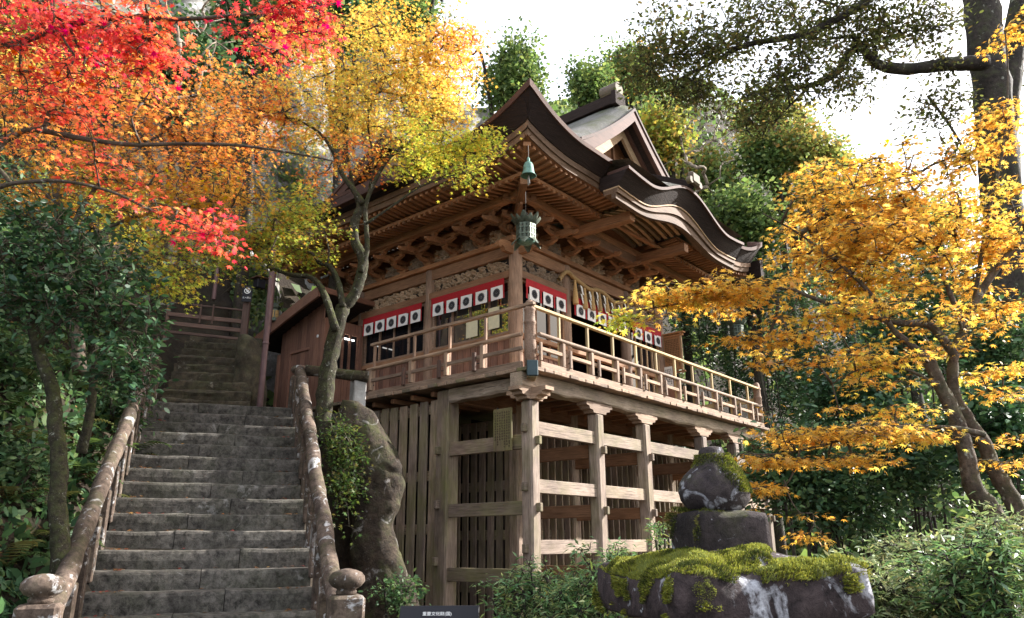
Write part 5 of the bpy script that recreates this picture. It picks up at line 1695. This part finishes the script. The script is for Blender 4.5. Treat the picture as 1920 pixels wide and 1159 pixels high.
# --- orange maple on the bank behind it
tree('maple_tree', 'orange maple on the left bank behind the glossy camellia', 'tree',
     [(WP([(150, 700), (140, 600), (118, 480), (112, 400), (100, 330), (80, 250)], 10.4), .10, .05),
      (WP([(118, 470), (160, 380), (230, 300), (320, 240)], 10.2), .045, .015), (WP([(112, 400), (60, 320), (20, 240)], 10.4), .04, .015),
      (WP([(125, 500), (200, 430), (290, 400), (380, 420)], 9.9), .04, .012), (WP([(105, 340), (150, 250), (190, 160)], 10.6), .035, .012)],
     [(130, 215, 10.3, 150, 75, 1.3, 70, 'orange'), (300, 230, 10.2, 130, 70, 1.1, 62, 'orange'), (420, 260, 10.0, 90, 60, .9, 34, 'orange'), (330, 330, 10.0, 150, 40, 1.0, 52, 'orange'),
      (180, 330, 10.2, 140, 50, 1.1, 50, 'amber'), (420, 370, 9.8, 110, 35, .8, 36, 'amber'), (300, 400, 9.8, 130, 35, .9, 40, 'amber'), (60, 380, 10.4, 80, 40, .8, 18, 'amber'),
      (300, 505, 9.4, 70, 35, .6, 24, 'olive'), (330, 540, 9.3, 40, 16, .4, 9, 'lime'), (350, 460, 9.6, 100, 30, .8, 28, 'olive'), (60, 110, 10.6, 80, 60, 1, 26, 'yellow'), (420, 170, 10.3, 70, 40, .8, 20, 'orange'), (200, 130, 10.6, 90, 60, 1, 24, 'gold')],
     .085, M['leaf_maple'], M['bark_maple'], singles=300, seed=31, spray=.34, flat=.18, per=38, layer=.32, shape='maple5')

# --- yellow maple on the right
tree('maple_tree', 'wide golden yellow maple with two slanting trunks at the right', 'tree',
     [(WP([(1890, 1040), (1864, 964), (1826, 915), (1813, 856), (1791, 783), (1766, 730), (1741, 674)], 8.6), .115, .07),
      (WP([(1930, 1010), (1901, 944), (1866, 882), (1844, 830), (1813, 783), (1788, 735), (1789, 665), (1808, 617), (1826, 571), (1865, 509), (1925, 440)], 8.8), .105, .035),
      (WP([(1789, 665), (1746, 612), (1694, 606), (1642, 597), (1590, 585), (1528, 560), (1466, 540), (1384, 553), (1300, 565), (1200, 582)], 8.4), .055, .007),
      (WP([(1742, 676), (1700, 640), (1673, 616), (1640, 560), (1580, 500), (1500, 440), (1430, 400)], 8.3), .05, .008),
      (WP([(1846, 815), (1798, 804), (1746, 801), (1660, 800), (1560, 830), (1470, 850), (1395, 852)], 8.2), .035, .006),
      (WP([(1808, 617), (1770, 520), (1740, 420), (1700, 330)], 8.7), .04, .01), (WP([(1826, 571), (1850, 420), (1880, 280), (1890, 160), (1885, 60)], 8.9), .03, .01),
      (WP([(1760, 722), (1690, 690), (1620, 690), (1560, 720)], 8.2), .022, .006), (WP([(1500, 845), (1480, 900), (1440, 935), (1400, 945)], 8.1), .014, .005), (WP([(1470, 900), (1490, 950), (1540, 995)], 8.0), .010, .004)],
     [(1590, 395, 8.4, 150, 55, 1.0, 85, 'gold'), (1570, 470, 8.3, 125, 45, .9, 75, 'gold'), (1680, 430, 8.6, 150, 70, 1.0, 80, 'gold'), (1660, 520, 8.5, 150, 45, .9, 60, 'yellow'), (1380, 552, 8.3, 110, 22, .6, 44, 'gold'),
      (1270, 562, 8.3, 85, 24, .45, 34, 'yellow'), (1180, 582, 8.3, 35, 12, .25, 8, 'lime'), (1840, 400, 8.9, 80, 90, .8, 62, 'yellow'), (1860, 480, 8.9, 60, 60, .6, 24, 'gold'), (1870, 240, 9.0, 50, 80, .7, 30, 'gold'), (1890, 70, 9.0, 30, 40, .5, 10, 'gold'),
      (1640, 690, 8.2, 80, 28, .5, 22, 'yellow'), (1460, 660, 8.2, 110, 22, .5, 24, 'gold'), (1580, 610, 8.3, 140, 30, .7, 34, 'yellow'), (1560, 820, 8.1, 130, 40, .6, 60, 'gold'), (1690, 800, 8.2, 80, 34, .5, 26, 'yellow'),
      (1440, 855, 8.1, 60, 18, .35, 14, 'gold'), (1430, 925, 8.0, 45, 25, .3, 11, 'gold'), (1515, 990, 8.0, 32, 14, .2, 4, 'gold'), (1870, 580, 8.8, 60, 60, .7, 26, 'gold'), (1880, 700, 8.7, 55, 50, .6, 18, 'yellow'), (1890, 850, 8.6, 40, 50, .5, 10, 'gold'),
      (1600, 320, 8.6, 150, 30, .8, 22, 'amber'), (1760, 620, 8.5, 80, 40, .6, 16, 'yellow'), (1780, 330, 8.9, 70, 50, .7, 16, 'amber')],
     .100, M['leaf_maple'], M['bark_maple'], singles=300, seed=41, spray=.28, flat=.09, per=23, layer=.27, shape='maple', tilt=.40, droop=.18)

# --- camellia on the left bank
tree('camellia_tree', 'dark glossy camellia with mossy stump-like trunk on the left bank', 'tree',
     [(WP([(116, 1110), (112, 1010), (108, 940), (112, 870), (104, 800), (98, 730), (84, 690), (70, 650), (60, 590), (80, 520), (110, 460)], 7.9), .10, .045),
      (WP([(152, 850), (168, 780), (176, 700), (172, 620), (190, 560)], 8.3), .06, .03), (WP([(70, 650), (120, 600), (180, 580), (240, 620)], 7.8), .04, .015), (WP([(176, 700), (210, 680), (240, 690)], 8.0), .02, .01)],
     [(80, 420, 8.0, 90, 40, .7, 30, 'camellia'), (130, 490, 7.9, 140, 50, .8, 60, 'camellia'), (110, 560, 7.8, 140, 50, .8, 58, 'camellia'), (220, 590, 7.8, 80, 60, .6, 36, 'camellia'), (40, 520, 8.0, 60, 70, .7, 26, 'camellia'), (230, 680, 7.7, 60, 30, .4, 22, 'camellia'), (255, 715, 7.7, 35, 20, .3, 8, 'camellia'), (60, 470, 8.0, 80, 40, .6, 18, 'camellia'), (190, 430, 8.0, 60, 35, .5, 12, 'camellia')],
     .088, M['leaf_glossy'], M['bark_mossy'], singles=300, seed=51, spray=.24, flat=.5, per=20, shape='oval', tilt=.75, droop=.1, twigmat=M['bark_maple'])

# --- maple up the left bank, which the veranda windows mirror
tree('maple_tree', 'green and red maple high on the left bank, behind the orange maple', 'tree',
     [([Vector((-9.3, 15.7, 4.8)), Vector((-9.3, 15.6, 6.4)), Vector((-9.2, 15.5, 8.2))], .10, .05)],
     [(190, 400, 15.2, 60, 40, .9, 30, 'lime'), (230, 350, 15.4, 60, 40, .9, 30, 'olive'), (150, 350, 15.2, 60, 45, .9, 30, 'lime'), (190, 310, 15.6, 70, 35, 1.0, 26, 'red'), (110, 400, 15.0, 60, 45, .9, 26, 'orange'), (250, 420, 15.4, 40, 35, .7, 20, 'lime')],
     .11, M['leaf_maple'], M['bark_maple'], seed=45, spray=.4, flat=.2, per=26, shape='maple5')

# --- big evergreen oak at the right edge
tree('oak_tree', 'huge dark evergreen oak trunk at the right with crooked boughs across the sky', 'tree',
     [(WP([(1900, 900), (1898, 720), (1890, 520), (1874, 320), (1858, 160), (1838, 0), (1822, -140), (1800, -300)], 14.0), .42, .32),
      (WP([(1872, 330), (1890, 180), (1905, 60), (1925, -80)], 14.3), .27, .2),
      (WP([(1850, 118), (1780, 120), (1700, 130), (1645, 120), (1618, 92), (1592, 100), (1565, 140), (1520, 160), (1455, 168), (1400, 180)], 13.4), .16, .03),
      (WP([(1618, 95), (1600, 70), (1560, 72)], 13.3), .07, .03), (WP([(1645, 122), (1640, 80), (1660, 20)], 13.4), .06, .03), (WP([(1520, 160), (1470, 210), (1430, 260)], 13.2), .03, .01),
      (WP([(1810, -200), (1740, -100), (1650, -20), (1590, 24), (1500, 66), (1400, 84), (1335, 118), (1270, 150)], 12.6), .13, .025),
      (WP([(1400, 84), (1320, 100), (1250, 102)], 12.5), .03, .012), (WP([(1740, 180), (1790, 250), (1830, 330)], 13.6), .03, .02)],
     [(1290, 100, 12.5, 110, 55, .9, 44, 'evergreen'), (1390, 60, 12.6, 120, 60, 1.0, 44, 'evergreen'), (1480, 140, 12.8, 110, 55, 1.0, 44, 'evergreen'), (1540, 40, 12.8, 120, 45, 1.0, 40, 'evergreen'), (1660, 40, 13.2, 120, 45, 1.0, 30, 'evergreen'),
      (1420, 205, 12.8, 80, 40, .8, 26, 'evergreen'), (1300, 165, 12.6, 70, 35, .7, 26, 'evergreen'), (1240, 30, 12.3, 60, 25, .6, 7, 'evergreen'), (1570, 170, 13.0, 60, 25, .6, 8, 'evergreen'), (1740, 60, 13.4, 60, 50, .8, 14, 'evergreen'), (1210, 130, 12.4, 45, 60, .6, 20, 'evergreen'), (1620, 60, 13.0, 80, 50, .8, 14, 'evergreen'), (1400, -120, 12.8, 220, 80, 1.4, 40, 'evergreen'), (1700, -120, 13.2, 180, 80, 1.4, 30, 'evergreen'), (1750, 215, 13.5, 60, 40, .6, 14, 'evergreen'), (1800, 280, 13.6, 40, 40, .5, 8, 'evergreen'), (1600, 130, 13.2, 70, 50, .7, 16, 'evergreen'), (1700, 40, 13.4, 90, 50, .8, 22, 'evergreen'), (1770, 150, 13.5, 40, 60, .5, 10, 'evergreen'), (1890, 120, 14.6, 40, 90, .5, 12, 'evergreen')],
     .098, M['leaf_ever'], M['bark_dark'], singles=0, seed=61, spray=.42, flat=.45, per=44, shape='oval', tilt=.8, droop=.1, extra_twigs=6)

# --- trees behind the roof and up the hill
def hill_tree(bx, by, d, wx, wy, pal, label, seed, n=120, per=70, leaf=.17, name='evergreen_tree', spray=.62, group='trees on the hill behind the hall', mat=None, flat=.7):
    c = W(bx, by, d)
    gx, gy = c.x + .3, c.y + .4
    gz = min(float(ground_z(gx, gy)), c.z - 3.5)
    sx, sz = wx * d / FPX, wy * d / FPX
    limbs = [([Vector((gx, gy, gz - .3)), Vector((gx - .1, gy, gz * .5 + c.z * .5 - sz * .4)), Vector((c.x, c.y, c.z)), Vector((c.x + .2, c.y, c.z + sz * .6))], .22, .06),
             ([Vector((gx - .05, gy, gz * .4 + c.z * .6 - sz * .3)), Vector((c.x - sx * .4, c.y - .4, c.z)), Vector((c.x - sx * .7, c.y - .5, c.z + sz * .3))], .11, .03),
             ([Vector((gx - .05, gy, gz * .35 + c.z * .65 - sz * .3)), Vector((c.x + sx * .4, c.y - .2, c.z - sz * .1)), Vector((c.x + sx * .7, c.y - .3, c.z + sz * .2))], .11, .03)]
    r = np.random.default_rng(seed)
    bl = [(bx + r.uniform(-.45, .45) * wx, by + r.uniform(-.45, .45) * wy, d + r.uniform(-.8, .8), wx * r.uniform(.4, .62), wy * r.uniform(.35, .55), sx * .5, max(6, n // 6), pal if isinstance(pal, str) else pal[k % len(pal)]) for k in range(6)]
    return tree(name, label, 'tree', limbs, bl, leaf, mat or M['leaf_ever'], M['bark_dark'], group=group, seed=seed, spray=spray, flat=flat, per=per, shape='clump4', tilt=.8, droop=.15, extra_twigs=1, twig=.012, maxr=.12)
HT = [
 (940, 135, 25, 92, 82, 'wood_green', 'rounded evergreen tree in the sky gap just left of the roof corner'),
 (1100, 165, 29, 62, 62, 'wood_green', 'bright evergreen tree just right of the roof corner'),
 (1180, 130, 31, 55, 55, ['wood_green', 'amber', 'wood_green'], 'evergreen tree with tan tips above the ridge end'),
 (1255, 265, 24, 60, 80, ['soft', 'wood_green', 'soft', 'olive', 'wood_green', 'soft'], 'yellow-green autumn tree right of the gable'),
 (1390, 420, 23, 85, 75, 'wood_green', 'green bushy tree right of the curved front gable'),
 (1330, 330, 26, 75, 70, ['wood_green', 'soft'], 'loose grey-green tree between the gable and the yellow maple'),
 (1470, 290, 26, 95, 65, ['soft', 'wood_green', 'soft', 'wood_green'], 'yellowish tree under the oak boughs'),
 (1440, 225, 28, 75, 50, ['wood_green', 'soft'], 'green tree in the gap between the bare tree and the oak boughs'),
 (1540, 300, 27, 65, 45, ['soft', 'wood_green'], 'soft green treetop under the crooked oak bough'),
 (1560, 380, 24, 90, 60, ['wood_green', 'soft'], 'mid green tree behind the top of the yellow maple'),
 (640, 30, 19, 120, 60, 'dark_green', 'dark evergreen tree at the top above the golden maple'),
 (480, 40, 19, 100, 60, ['dark_green', 'wood_green'], 'evergreen tree on the cliff top among bare vines'),
 (780, 20, 22, 90, 45, 'wood_green', 'evergreen tree at the top edge left of the sky gap'),
 (1720, 420, 27, 110, 60, ['wood_green', 'olive'], 'green tree behind the yellow maple by the oak trunk'),
 (330, 110, 17, 110, 70, 'dark_green', 'dark evergreen tree above the cliff at upper left'),
 (60, 60, 16, 130, 80, ['dark_green', 'olive'], 'dark evergreen tree in the upper left corner'),
 (1650, 330, 27, 60, 40, 'amber', 'thin brownish autumn tree against the bright sky'),
]
for k, (bx, by, d, wx, wy, pal, lab) in enumerate(HT):
    thin = 'thin' in lab
    hill_tree(bx, by, d, wx, wy, pal, lab, 100 + k, n=40 if thin else 120, per=24 if thin else 62, leaf=.13 if thin else .17, name='autumn_tree' if 'autumn' in lab else 'evergreen_tree')

# --- dark evergreen shrubs filling the slope right of the hall
def shrub(name, label, bx, by, d, wx, wy, wd, pal, seed, n=70, per=60, leaf=.10, shape='oval', mat=None, group=None, singles=0, spray=.30, stems=4, cat='shrub', tilt=.7, flat=.6, rooted=False):
    c = W(bx, by, d)
    sx, sz = wx * d / FPX, wy * d / FPX
    gz = float(ground_z(c.x, c.y))
    gz = min(gz, c.z - sz * .6) - .05
    base = Vector((c.x, c.y, gz))
    if rooted: base = Vector((c.x + .1, c.y + wd * 1.2, c.z - sz * .3))      # growing from a crevice in the rock
    r = np.random.default_rng(seed)
    limbs = []
    for k in range(stems):
        a = r.uniform(0, 6.28)
        e = Vector((c.x + math.cos(a) * sx * .5, c.y + math.sin(a) * wd * .5, c.z + sz * r.uniform(-.2, .4)))
        limbs.append(([base + Vector((r.uniform(-.08, .08), r.uniform(-.08, .08), 0)), base * .5 + e * .5 + Vector((0, 0, -.05)), e], .035, .012))
    return tree(name, label, cat, limbs, [(bx, by, d, wx, wy, wd, n, pal)], leaf, mat or M['leaf_glossy'], M['bark_dark'], group=group, seed=seed, spray=spray, flat=flat, per=per, shape=shape, tilt=tilt, droop=.15, extra_twigs=2, twig=.004, singles=singles, base=base)
SH = [
 (1340, 600, 24.0, 90, 70, 'dark_green', 'dark shrub under the right roof end behind the notice board'),
 (1400, 690, 25.0, 80, 80, 'dark_green', 'dark shrub behind the far end of the veranda rail'),
 (1440, 560, 23.0, 90, 60, 'dark_green', 'shrub in deep shade right of the eaves'),
 (1520, 660, 25.0, 100, 70, 'camellia', 'glossy dark shrub right of the veranda end'),
 (1600, 740, 14.5, 90, 60, 'camellia', 'glossy dark shrub between two sprays of the yellow maple'),
 (1500, 760, 24.5, 80, 70, 'dark_green', 'dark shrub below the veranda end'),
 (1480, 880, 14.0, 80, 60, 'dark_green', 'dark shrub behind the lantern finial'),
 (1700, 640, 15.0, 110, 80, 'camellia', 'tall dark shrub behind the yellow maple fork'),
 (1870, 660, 13.0, 90, 100, 'dark_green', 'dark shrub at the foot of the oak trunk'),
 (1690, 860, 13.0, 90, 60, 'dark_green', 'shaded shrub left of the maple trunks'),
 (1880, 820, 11.5, 90, 80, 'camellia', 'glossy shrub seen between the maple trunks'),
 (1590, 930, 14.0, 90, 50, 'dark_green', 'low dark shrub above the fern bank'),
 (1760, 530, 15.5, 110, 70, 'dark_green', 'dark tree-like shrub behind the upper yellow maple'),
 (1620, 540, 26.0, 130, 80, 'dark_green', 'dark evergreen shrub mass behind the middle of the yellow maple'),
]
for k, (bx, by, d, wx, wy, pal, lab) in enumerate(SH):
    shrub('evergreen_shrub', lab, bx, by, d, wx, wy, wx * d / FPX * .8, pal, 200 + k, n=80, per=46, leaf=.13, shape='oval', group='evergreen shrubs on the slope right of the hall', spray=.42)

# --- clipped azaleas in front
AZ = [
 (1000, 1120, 7.2, 70, 55, 'azalea', 'azalea bush at the foot of the corner post', 150, .075),
 (1100, 1130, 6.6, 75, 65, 'azalea', 'azalea bush tucked under the left of the lantern cap', 160, .075),
 (1160, 1060, 8.2, 40, 40, 'azalea', 'upright azalea shoot left of the lantern, by the posts', 40, .08),
 (1580, 1130, 5.6, 90, 70, 'bush', 'pale leafy bush right behind the lantern cap', 190, .075),
 (1700, 1130, 5.4, 110, 70, 'bush', 'pale leafy bush at the bottom right of the lantern', 240, .075),
 (1850, 1100, 5.0, 110, 90, 'azalea', 'leafy bush filling the bottom right corner', 260, .075),
 (1880, 1015, 6.4, 80, 50, 'bush', 'silvery bush below the maple trunks at the right edge', 170, .075),
 (1740, 1040, 6.6, 90, 36, 'bush', 'silvery bush in front of the dark fern bank', 150, .075),
 (1460, 1120, 7.5, 90, 50, 'azalea', 'shaded bush hidden behind the lantern', 110, .08),
 (1240, 1010, 9.5, 25, 40, 'azalea', 'thin green shoot between the posts and the lantern', 16, .09),
]
for k, (bx, by, d, wx, wy, pal, lab, nn, lf) in enumerate(AZ):
    shrub('azalea_bush', lab, bx, by, d, wx, wy, max(.3, wx * d / FPX * .8), pal, 300 + k, n=nn, per=17, leaf=lf, shape='lance', mat=M['leaf_soft'], group='azalea bushes in the foreground', singles=140 if nn > 100 else 20, spray=.10, stems=6, tilt=.55, flat=.4)

# --- small plants on the boulder
shrub('rock_shrub', 'small yellow-green shrub growing on the side of the twisted boulder', 648, 880, 11.55, 36, 75, .25, 'fern', 401, n=70, per=22, leaf=.085, shape='maple5', mat=M['leaf_soft'], spray=.17, cat='shrub', rooted=True)
shrub('rock_shrub', 'tuft of green plants hanging at the top of the twisted boulder', 640, 815, 11.4, 38, 34, .3, 'fern', 402, n=30, per=22, leaf=.08, shape='lance', mat=M['leaf_soft'], spray=.17, cat='shrub', rooted=True)
shrub('rock_shrub', 'mossy tuft beside the foot of the twisted boulder', 740, 1110, 11.4, 40, 25, .3, 'dark_green', 403, n=30, per=22, leaf=.07, shape='oval', mat=M['leaf_soft'], spray=.15, cat='shrub')

for k, (bx, by, d, lab) in enumerate(((35, 700, 8.6, 'dark low shrub on the left bank under the camellia, by the left edge'), (25, 880, 7.6, 'dark low shrub at the left edge beside the mossy stump'), (215, 770, 9.6, 'dark low shrub between the thin camellia stem and the balustrade'))):
    q = None
    for w_ in np.arange(d * .7, d * 1.9, .05):
        q = W(bx, by, w_)
        if q.z < float(ground_z(q.x, q.y)) + .25: break
    shrub('bank_shrub', lab, bx, by, q.y, 55, 55, .35, 'dark_green', 420 + k, n=40, per=24, leaf=.09, shape='oval', mat=M['leaf_glossy'], spray=.2, group='low shrubs on the left bank')

# --- ferns: seven fronds each
def frond_mesh(pal, seed):
    r = np.random.default_rng(seed)
    V, F, C = [], [], []
    n = 15
    for k in range(n):
        t = (k + .6) / n
        x = t; z = .32 * math.sin(t * 2.3) - .28 * t * t
        w = .30 * math.sin(math.pi * min(1, .16 + t * .84)) ** .8
        for s_ in (-1, 1):
            o = len(V)
            V += [(x - .022, 0, z), (x + .03, s_ * w * .55, z - .02), (x + .05, s_ * w, z - .06), (x + .072, s_ * w * .5, z - .02), (x + .022, 0, z)]
            F.append((o, o + 1, o + 2, o + 3, o + 4) if s_ > 0 else (o + 4, o + 3, o + 2, o + 1, o))
    c = colours(pal, 1, r)[0]
    me = mesh_from('frond', V, F)
    at = me.attributes.new('col', 'FLOAT_COLOR', 'FACE')
    for i in range(len(F)): at.data[i].color = tuple(c * r.uniform(.8, 1.2)) + (1,)
    me.materials.append(M['leaf_soft']); return me
fm = [frond_mesh('fern', 500 + k) for k in range(7)]
def fern(x, y, z, size, seed, label):
    r = random.Random(seed)
    t = tag(empty('fern', (x, y, z)), label, 'fern', 'ferns on the banks')
    n = 8
    for k in range(n):
        a = 2 * math.pi * k / n + r.uniform(-.3, .3)
        s_ = size * r.uniform(.75, 1.2)
        put('frond', fm[r.randrange(7)], t, None, Matrix.Rotation(a, 4, 'Z') @ Matrix.Rotation(-r.uniform(-.1, .5), 4, 'Y') @ Matrix.Scale(s_, 4))
FL = [(30, 720, 7.4), (60, 780, 7.6), (20, 830, 7.0), (150, 730, 8.8), (210, 800, 9.2), (50, 880, 7.0), (150, 900, 8.2), (20, 940, 6.6), (90, 960, 7.2), (180, 860, 8.8), (130, 810, 8.4), (230, 740, 9.8), (20, 650, 8.2), (110, 690, 8.8), (60, 1010, 6.8), (190, 940, 8.0), (250, 690, 10.2), (10, 1060, 6.2), (120, 1020, 7.2), (40, 590, 9.0), (150, 640, 9.4), (70, 835, 7.6), (240, 860, 9.0), (10, 770, 7.2), (210, 690, 9.8)]
FR = [(1560, 985, 10.5), (1610, 1000, 10.0), (1660, 960, 10.8), (1690, 1000, 9.5), (1530, 1020, 9.6), (1600, 950, 11.5), (1720, 930, 10.5), (1650, 1030, 8.8), (1500, 960, 12.0), (1780, 960, 9.5)]
def on_ground(x, y, d):
    """walk the line of sight to where it meets the bank"""
    for q in np.arange(d * .7, d * 1.9, .05):
        p = W(x, y, q)
        if p.z < float(ground_z(p.x, p.y)) + .02: return p
    p = W(x, y, d); p.z = float(ground_z(p.x, p.y)); return p
def place_words(x, y):
    h = 'high on the bank' if y < 680 else 'midway up the bank' if y < 790 else 'low on the bank' if y < 920 else 'at the bank foot'
    w = 'by the left edge' if x < 45 else 'left of the mossy stump' if x < 90 else 'behind the mossy stump' if x < 145 else 'between stump and balustrade' if x < 200 else 'beside the balustrade'
    return h, w
rows = []
for k, (x, y, d) in enumerate(FL):
    rows.append((x, y, d, random.Random(k).uniform(.34, .55), 600 + k, 'green fern %s, %s' % place_words(x, y)))
for k, (x, y, d) in enumerate(FR):
    h = 'upper' if y < 965 else 'lower' if y > 1010 else 'middle'
    w = 'right of the lantern' if x < 1570 else 'short of the maple trunks' if x < 1670 else 'under the maple trunks'
    rows.append((x, y, d, random.Random(k).uniform(.4, .65), 700 + k, 'shaded fern on the %s slope, %s' % (h, w)))
for row in rows:
    same = sorted([q for q in rows if q[5] == row[5]], key=lambda q: q[0])
    lab = row[5] if len(same) == 1 else row[5] + ', ' + (('left of two', 'right of two') if len(same) == 2 else ('leftmost of three', 'middle of three', 'rightmost of three', 'fourth'))[same.index(row)]
    p = on_ground(row[0], row[1], row[2])
    fern(p.x, p.y, p.z, row[3], row[4], lab)

# --- bare pale vines on the cliff top
def bare(label, root, ends, seed):
    r = np.random.default_rng(seed)
    base = Vector(root)
    t = tag(empty('bare_shrub', base), label, 'bare shrub')
    T = np.vstack([np.array(W(x, y, d)) + r.normal(size=(9, 3)) * np.array([.5, .4, .5]) for x, y, d in ends])
    A, par = grow(np.array([tuple(base)]), T, r)
    V, F = twig_mesh(A, par, 1, .010, np.array(base), r, maxr=.06)
    tw = put('branches', mesh_from('branches', V, F, True), t, M['bark_pale']); tw['kind'] = 'stuff'
bare('tangle of bare pale branches on the cliff above the red maple', W(300, 190, 13.5), [(300, 120, 13.5), (330, 60, 13.6), (280, 40, 13.4), (380, 90, 13.6), (340, 140, 13.3), (390, 20, 13.8), (250, 90, 13.3), (410, 130, 13.5)], 801)
bare('bare grey winter tree between the gable and the oak leaves', W(1295, 420, 23), [(1290, 330, 23), (1300, 270, 23.2), (1270, 240, 23), (1330, 260, 23.2), (1310, 210, 23), (1340, 330, 23)], 802)

# --- fallen leaves, ivy on the cliff, woods on the hill: nobody could count these
def scatter_ground(name, label, n, xr, yr, test, pal, size, shape, mat, seed, lift_=.02, tilt=.35):
    r = np.random.default_rng(seed)
    x = r.uniform(*xr, n); y = r.uniform(*yr, n)
    k = test(x, y); x, y = x[k], y[k]
    z = ground_z(x, y)
    e = .15
    gx = (ground_z(x + e, y) - z) / e; gy = (ground_z(x, y + e) - z) / e
    N = unit(np.stack([-gx, -gy, np.ones_like(x)], 1)) + r.normal(size=(len(x), 3)) * tilt
    zz = np.array([noise.fractal(Vector((a * .9, b * .9, 0)), 1.0, 2.0, 4) for a, b in zip(x, y)]) * .10
    P = np.stack([x, y, z + zz + lift_], 1)
    t = foliage(None, name, P, N, r.normal(size=(len(x), 3)), size * r.uniform(.6, 1.3, len(x)), colours(pal, len(x), r), shape, mat, base=(0, 0, 0))
    return tag(t, label, name.replace('_', ' '), kind='stuff')
def stair_r(x, y):
    dx, dy = x + 3.25, y - 8.45
    return dx * .933 + dy * .359, dx * -.359 + dy * .933
scatter_ground('fallen_leaves', 'brown and red fallen leaves lying on the banks', 9000, (-11, 9), (5, 17), lambda x, y: (stair_r(x, y)[0] < -1.35) | (stair_r(x, y)[0] > 1.5), 'litter', .085, 'maple5', M['leaf_soft'], 901)
def step_leaves():
    r = np.random.default_rng(911)
    P = []
    for _ in range(320):
        i = r.integers(-3, 14); e = r.random()
        x = (-1.1 + .25 * r.random()) if e < .4 else (1.1 - .25 * r.random()) if e < .75 else r.uniform(-1.1, 1.1)
        P.append(tuple(S_(x, i * RUN + r.uniform(.05, .32), Z0 + RISE * i + .012)))
    P = np.array(P)
    t = foliage(None, 'step_leaves', P, np.array([0, 0, 1.]) + r.normal(size=P.shape) * .2, r.normal(size=P.shape), .085 * r.uniform(.6, 1.2, len(P)), colours('litter', len(P), r), 'maple5', M['leaf_soft'], base=(0, 0, 0))
    tag(t, 'small red and brown leaves dropped on the stone steps', 'fallen leaves', kind='stuff')
step_leaves()
scatter_ground('ground_cover', 'low green undergrowth on the left bank', 26000, (-12, -4), (5.5, 16), lambda x, y: (stair_r(x, y)[0] < -1.45), 'dark_green', .15, 'oval', M['leaf_soft'], 902, .10, 1.0)
scatter_ground('undergrowth', 'dark leafy undergrowth on the slope right of the hall', 44000, (3, 24), (8, 34), lambda x, y: (x > 6.5 + .0 * y) & ((x - .32) * .645 + (y - 13.2) * .764 > 11.2 - .6 * (y < 14)), 'dark_green', .21, 'lance', M['leaf_glossy'], 903, .12, .9)
scatter_ground('woods', 'dense evergreen woods covering the hill', 60000, (-30, 45), (20, 60), lambda x, y: np.ones_like(x, bool), 'wood_green', .42, 'clump4', M['leaf_ever'], 904, .35, .9)
def ivy():
    r = np.random.default_rng(905)
    P = []
    for (bx, by, wx, wy, n) in ((430, 520, 60, 55, 1500), (470, 560, 50, 40, 900), (560, 330, 60, 90, 700), (420, 330, 70, 90, 500)):
        for _ in range(n):
            P.append((bx + r.normal() * wx * .6, by + r.normal() * wy * .6))
    ob = bpy.data.objects['cliff']
    dg = bpy.context.evaluated_depsgraph_get()
    from mathutils.bvhtree import BVHTree
    bv = BVHTree.FromObject(ob, dg)
    Q, N = [], []
    for x, y in P:
        d = W(x, y, 10).normalized()
        h = bv.ray_cast(Vector((0, 0, 0)), d, 80)
        if h[0] is not None:
            nn = h[1] if h[1].dot(d) < 0 else -h[1]
            Q.append(h[0] + nn * r.uniform(.02, .14)); N.append(nn)
    Q, N = np.array(Q), np.array(N)
    t = foliage(None, 'ivy', Q, N + r.normal(size=N.shape) * .45, r.normal(size=N.shape) - np.array([0, 0, .6]), .16 * r.uniform(.6, 1.3, len(Q)), colours('wood_green', len(Q), r), 'oval', M['leaf_glossy'], base=(0, 0, 0))
    tag(t, 'ivy climbing on the pale cliff', 'ivy', kind='stuff')
ivy()
